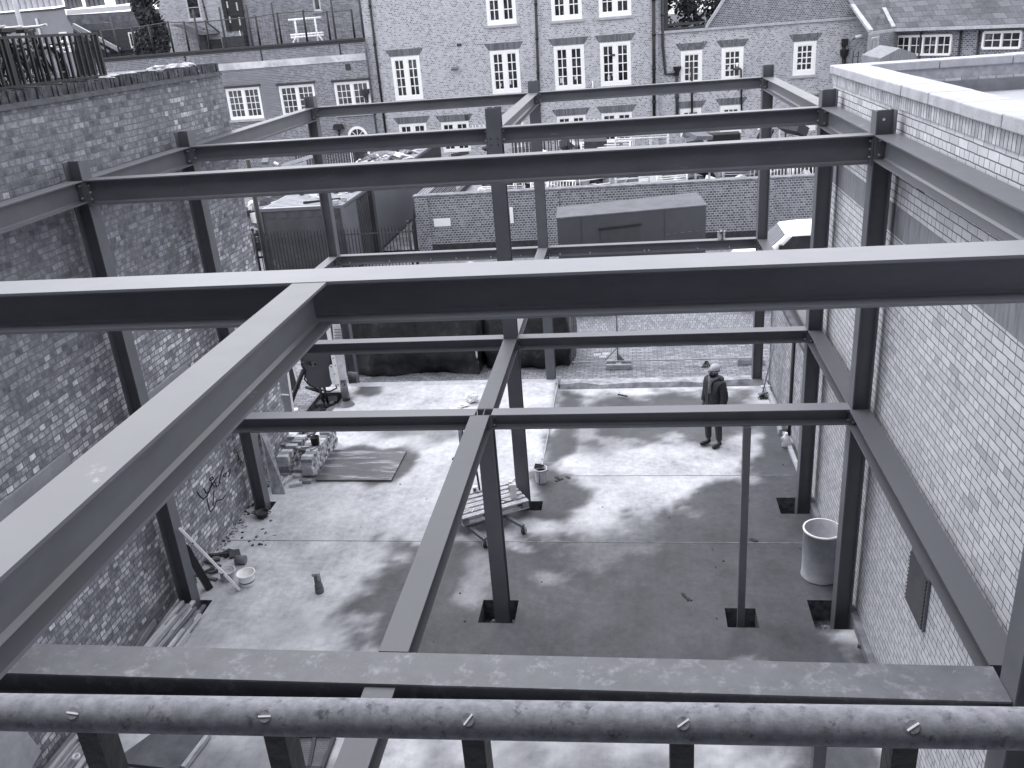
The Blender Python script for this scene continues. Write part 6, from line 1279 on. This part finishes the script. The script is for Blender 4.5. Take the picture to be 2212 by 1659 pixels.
# paint can on the far lower beam
q = at(1558,516,Y=YC+.07); b = MB(); b.lathe((q.x,YC+.085,ZL), [(.001,0),(.075,0),(.077,.01),(.077,.16),(.082,.165),(.082,.175),(.07,.175),(.07,.03),(.001,.03)], 18); o = b.build('paint_can', mat('dripped_can', .5, .5, .4, namp=.3, nscale=9, speck=(.03, 8, .5, .55), nstretch=(1,1,.3))); tag(o, 'paint can with dark drips standing on the far lower beam', 'paint can'); b = MB(); b.tube([(q.x-.08,YC+.085,ZL+.16),(q.x-.1,YC+.085,ZL+.08),(q.x+.02,YC,ZL+.05),(q.x+.09,YC+.06,ZL+.1),(q.x+.08,YC+.085,ZL+.16)], .004, 5); b.build('handle', DARK, o)
# --- drilling machine at the back left
MY = 7.45
def mq(u, v, y=MY): return at(u, v, Y=y)
dm = empty('drilling_machine', mq(690,838), 'site drilling machine with dark rounded cover and white mast at the back left', 'machine')
CV = mat('machine_cover', .07, .45, .4, namp=.1, nscale=2)
b = MB(); b.prism([mq(*p) for p in ((640,690),(707,690),(712,765),(719,826),(712,836),(690,839),(674,836),(664,828),(652,795),(645,765))], (0,.55,0)); b.build('cover', CV, dm, bevel=.015)
b = MB(); b.prism([mq(u,v,MY-.012) for u, v in ((665,783),(683,782),(686,791),(668,793))], (0,.011,0)); b.build('instruction_plate', MID, dm); b = MB(); b.prism([mq(u,v,MY-.02) for u, v in ((667,785),(672,784.5),(674,791),(669,791.5))], (0,.007,0)); b.prism([mq(u,v,MY-.02) for u, v in ((677,784),(682,783.5),(684,790),(679,790.5))], (0,.007,0)); b.build('plate_print', BLACK, dm)
b = MB(); b.bar(mq(707,700,MY-.08), mq(733,835,MY-.08), .085, .07, up=(0,1,0)); ms = b.build('mast', WHITE, dm); b = MB()
for u, v in ((719.5,774),(724,790),(722.5,808),(730,831)): p = mq(u,v,MY-.125); b.tube([p, p+Vector((0,.02,0))], .012, 8)
b.build('bolt_hole', BLACK, ms)
b = MB(); b.prism([mq(u,v,MY-.1) for u, v in ((710,793),(714,788),(722,789),(730,832),(718,831),(713,815))], (0,.03,0)); b.build('bracket_plate', WHITEM, dm, bevel=.01); b = MB(); p = mq(715,792,MY-.104); b.tube([p, p+Vector((0,.006,0))], .018, 10); b.build('bolt_hole', BLACK, dm)
b = MB(); b.hexa([mq(726,823,MY-.1), mq(750,818,MY-.1), mq(750,818,MY+.25), mq(726,823,MY+.25), mq(718,700,MY-.1), mq(735,700,MY-.1), mq(735,700,MY+.25), mq(718,700,MY+.25)]); b.build('gearbox', mat('gearbox_white', .62, .5, .4, namp=.2, nscale=10, speck=(.2,7,.6,.7)), dm, bevel=.02)
b = MB()
for k in range(8): a_ = mq(722+k*.3,712+k*6,MY-.11); c_ = mq(740+k*.8,711+k*6,MY-.11); b.bar(a_, c_, .012, .012)
b.build('cooling_fins', MID, dm)
p0, p1 = mq(740,822,MY), F(749,868); b = MB(); b.tube([p0, p0.lerp(p1,.35), p1+Vector((0,0,.05))], [.075,.085,.085], 16); b.build('drill_sleeve', mat('drill_sleeve', .12, .35, .5, namp=.5, nscale=12), dm); b = MB(); b.bar(mq(736,830,MY-.1), mq(741,856,MY-.1), .02, .02); b.bar(mq(744,828,MY-.1), mq(747,852,MY-.1), .02, .02); b.build('sleeve_rod', BLACK, dm)
q = F(749,876); b = MB(); b.lathe(q+Vector((0,.03,0)), [(.17,0),(.12,.06),(.09,.12)], 20); b.build('base_cone', MID, dm)
for (a_, c_), r, nm in ((((690,838),(702,880)),.035,'strut'),(((700,836),(709,872)),.03,'strut'),(((655,800),(628,872)),.05,'strut'),(((660,836),(690,846)),.035,'strut')):
    b = MB(); b.tube([mq(*a_), mq(*c_)], r, 6); b.build(nm, BLACK, dm)
b = MB(); b.tube([mq(650,770), mq(652,790), mq(660,800), mq(658,820), mq(668,832), mq(690,842), mq(712,846), mq(728,838), mq(724,828)], .018, 7); b.build('hose', BLACK, dm)
b = MB(); b.tube([mq(752,808,MY+.2), mq(772,810,MY+.2)], .06, 12); b.build('exhaust_pipe', MID, dm); b = MB(); b.tube([mq(651,782,MY-.05), mq(668,785,MY-.05)], .016, 6); b.obox(mq(667,785,MY-.05),(.06,.05,.05)); b.build('latch', BLACK, dm)
b = MB(); b.prism([mq(u,v,MY+.1) for u, v in ((611,770),(625,765),(634,790),(648,840),(634,846),(622,850))], (0,.05,0)); b.build('side_door', DARK, dm); b = MB(); b.bar(mq(627,765,MY+.05), mq(646,838,MY+.05), .05, .03, up=(0,1,0)); b.bar(mq(646,838,MY+.05), mq(632,846,MY+.05), .04, .03); b.build('door_edge', WHITE, dm)
hd = empty('hoarding_panel', (at(618,880,Y=6.6).x,6.6,SZ), 'pale hoarding panel with a white edge beside the drilling machine', 'panel'); xh0, xh1 = at(605,840,Y=6.6).x, at(626,840,Y=6.6).x; zh = 1.55; b = MB(); b.hexa([at(607,895,Y=6.6), at(632,892,Y=6.6), at(632,892,Y=6.6)+Vector((0,.04,0)), at(607,895,Y=6.6)+Vector((0,.04,0)), at(585,700,Y=6.6), at(606,700,Y=6.6), at(606,700,Y=6.6)+Vector((0,.04,0)), at(585,700,Y=6.6)+Vector((0,.04,0))]); b.build('sheet', mat('hoarding_sheet', .22, .6, .3, namp=.15), hd); b = MB(); b.bar(at(634,890,Y=6.58), at(607,700,Y=6.58), .03, .04); b.bar(at(606,852,Y=6.575), at(624,853,Y=6.575), .02, .025); b.build('edge_trim', WHITE, hd)
q = F(634,893); b = MB(); b.obox(q+Vector((0,0,.06)), (.22,.14,.1), (.1,.1,.2)); o = b.build('white_carton', WHITEM, bevel=.02); tag(o, 'small white carton at the foot of the hoarding panel', 'carton')
rubble('rubble', 'broken rubble and earth in the hole under the machine', lambda r: (r.uniform(-5.25,-4.72), r.uniform(5.5,7.7), -.3+abs(r.gauss(0,.08))), 90, .06, .26, 71, [DARK, MID, STONED], .6)
q = F(1864,1392); b = MB(); b.obox((q.x,q.y,.03), (.1,.2,.05), (0,0,-.4)); o = b.build('steel_packer', MID); tag(o, 'small grey block against the foot of the right wall', 'block')
# ================================================================ THE STANDING MAN
def skin(name, verts, edges, radii, m, parent=None, sub=2, root=0):
    me_ = bpy.data.meshes.new(name); me_.from_pydata([tuple(v) for v in verts], edges, []); o = bpy.data.objects.new(name, me_); COL.objects.link(o)
    if parent: o.parent = parent
    me_.materials.append(m); sm = o.modifiers.new('skin', 'SKIN'); sm.use_smooth_shade = True
    for i, r in enumerate(radii):
        sv = me_.skin_vertices[0].data[i]; sv.radius = r if isinstance(r, tuple) else (r, r); sv.use_root = (i == root)
    s = o.modifiers.new('sub', 'SUBSURF'); s.levels = sub; s.render_levels = sub; WLOC[o.name] = Vector((0,0,0)); return o
mp_ = F(1541,962,-.04); ang = math.radians(-54)
SKIN = mat('skin', .12, .55, .35, namp=.1, nscale=20); COAT = mat('coat_wool', .045, .85, .2, namp=.3, nscale=25, bump=.15); JEAN = mat('jeans', .05, .85, .2, namp=.35, nscale=15); BOOT = mat('boots', .025, .5, .4, namp=.3)
K_ = 1.0
# skeleton in the man's own axes: faces -y, stands on z=0, total height about 1.62
S = {}
def chain(L, names, pts, rads, start=None):
    prev = L['i'].get(start) if start else None
    for nme, p, r in zip(names, pts, rads):
        L['v'].append(Vector(p)); L['r'].append(r); L['i'][nme] = len(L['v'])-1
        if prev is not None: L['e'].append((prev, L['i'][nme]))
        prev = L['i'][nme]
def newL(): return dict(v=[], e=[], r=[], i={})
B = newL()
chain(B, ['pel','sp1','sp2','chest','neck','head0','head1','crown'], [(0,0,.84),(0,0,.96),(0,.01,1.1),(0,.015,1.24),(0,.0,1.345),(0,-.015,1.40),(0,-.02,1.475),(0,-.005,1.545)], [(.13,.1),(.125,.095),(.14,.1),(.15,.1),(.052,.052),(.062,.072),(.074,.09),(.06,.075)])
for s, nm in ((-1,'R'),(1,'L')):
    fy_ = -.04 if s < 0 else .03
    chain(B, [nm+'hip',nm+'knee',nm+'ank',nm+'toe'], [(s*.085,0,.8),(s*.1,fy_-.01,.45),(s*.105,fy_+.02,.09),(s*.125,fy_-.13,.035)], [.075,.05,.035,.03], 'pel')
    el, wr = ((s*.235,.03,1.03), (s*.235,-.045,.80))
    chain(B, [nm+'sh',nm+'el',nm+'wr',nm+'palm'], [(s*.18,.01,1.27),el,wr,(s*.232,-.062,.735)], [.055,.042,.028,(.022,.034)], 'chest')
    for k, (dy, ln) in enumerate(((-.028,.05),(-.010,.062),(.008,.058),(.025,.046))):
        chain(B, [nm+'f%da' % k, nm+'f%db' % k], [(s*.230,-.066+dy,.70),(s*.218,-.072+dy,.70-ln)], [.0095,.008], nm+'palm')
    chain(B, [nm+'ta',nm+'tb'], [(s*.222,-.098,.745),(s*.213,-.112,.705)], [.0105,.009], nm+'palm')
man = skin('person', B['v'], B['e'], B['r'], SKIN, None, 2); tag(man, 'man in a pale woolly hat, scarf and dark hooded coat standing alone on the slab', 'person')
chd = lambda nme, L, m, sub=2: skin(nme, L['v'], L['e'], L['r'], m, man, sub)
J = newL(); chain(J, ['hem','waist','mid','chest','yoke','coll'], [(0,0,.72),(0,0,.86),(0,.005,1.02),(0,.012,1.18),(0,.012,1.30),(0,.0,1.355)], [(.205,.155),(.195,.15),(.2,.148),(.205,.15),(.135,.115),(.09,.09)])
for s, nm in ((-1,'R'),(1,'L')): chain(J, [nm+'sh',nm+'el',nm+'cf'], [(s*.185,.012,1.265),(s*.245,.03,1.03),(s*.243,-.04,.815)], [.088,.074,.058], 'chest')
coat = chd('coat', J, COAT)
Hd = newL(); chain(Hd, ['a','b','c','d','e'], [(-.13,.02,1.335),(-.1,.09,1.33),(0,.125,1.31),(.1,.09,1.33),(.13,.02,1.335)], [.04,.05,.055,.05,.04]); chd('hood', Hd, mat('coat_hood', .07, .85, .2, namp=.3, nscale=25))
Sc = newL(); chain(Sc, ['a','b','c','d','e','f'], [(-.02,-.1,1.335),(-.085,-.03,1.36),(-.05,.06,1.37),(.05,.06,1.37),(.085,-.03,1.36),(.02,-.105,1.33)], [.032]*6); Sc['e'].append((5,0)); chain(Sc, ['t1','t2'], [(.05,-.155,1.25),(.06,-.165,1.1)], [(.03,.016),(.034,.014)], 'f'); chd('scarf', Sc, mat('scarf_wool', .15, .9, .15, namp=.55, nscale=28, nstretch=(1,1,2.5)))
Tr = newL(); chain(Tr, ['p'], [(0,0,.8)], [(.12,.1)])
for s, nm in ((-1,'R'),(1,'L')):
    fy_ = -.04 if s < 0 else .03; chain(Tr, [nm+'h',nm+'k',nm+'a'], [(s*.088,0,.73),(s*.1,fy_-.01,.45),(s*.105,fy_+.015,.1)], [.09,.07,.058], 'p')
chd('trousers', Tr, JEAN)
for s in (-1,1):
    fy_ = -.04 if s < 0 else .03; Bo = newL(); chain(Bo, ['a','b','c','d'], [(s*.105,fy_+.02,.12),(s*.105,fy_+.025,.05),(s*.118,fy_-.08,.042),(s*.13,fy_-.165,.034)], [.05,.05,.046,.034]); chd('boot', Bo, BOOT)
b = MB(); b.lathe((0,.004,1.478), [(.074,-.006),(.083,-.004),(.085,.01),(.086,.04),(.083,.068),(.07,.1),(.043,.124),(.001,.133)], 22, sx=1.0, sy=1.16)
def loc_build(b, nme, m):
    me_ = bpy.data.meshes.new(nme); me_.from_pydata(b.v, [], b.f); me_.materials.append(m); me_.polygons.foreach_set('use_smooth', b.smooth); o = bpy.data.objects.new(nme, me_); COL.objects.link(o); o.parent = man; WLOC[o.name] = Vector((0,0,0)); return o
hat = loc_build(b, 'woolly_hat', mat('hat_wool', .45, .9, .15, namp=.15, nscale=40, bump=.3)); b = MB(); b.lathe((0,.004,1.478), [(.0858,.012),(.0868,.016),(.0872,.024),(.0862,.03)], 22, sx=1, sy=1.16); loc_build(b, 'hat_stripe', BLACK)
b = MB(); b.lathe((0,-.04,1.405), [(.03,-.03),(.058,-.012),(.066,.012),(.062,.03)], 16, sx=1, sy=1.0); b.obox((0,-.102,1.425),(.045,.012,.01)); loc_build(b, 'beard', mat('beard_hair', .02, .9, .1, namp=.3, nscale=60))
b = MB(); b.obox((0,-.112,1.455),(.022,.026,.042),(.3,0,0)); loc_build(b, 'nose', SKIN)
b = MB()
for s in (-1,1): b.lathe((s*.03,-.098,1.472), [(.001,.007),(.009,.004),(.009,-.004),(.001,-.007)], 8); b.obox((s*.03,-.104,1.486),(.034,.01,.007))
loc_build(b, 'eyes_and_brows', BLACK); b = MB(); b.obox((0,-.106,1.427),(.036,.008,.006)); loc_build(b, 'mouth', mat('lips', .06, .6, .3))
for s in (-1,1): b = MB(); b.lathe((s*.078,.0,1.455), [(.001,.028),(.013,.018),(.015,-.01),(.001,-.03)], 8, sx=.6); loc_build(b, 'ear', SKIN)
b = MB(); b.bar((.0,-.139,.76),(.0,-.142,1.27),.012,.01,up=(0,1,0)); loc_build(b, 'coat_zip', DARK)
man.location = (mp_.x, mp_.y, mp_.z+.004); man.rotation_euler = (0,0,ang); WLOC['person'] = man.location.copy()
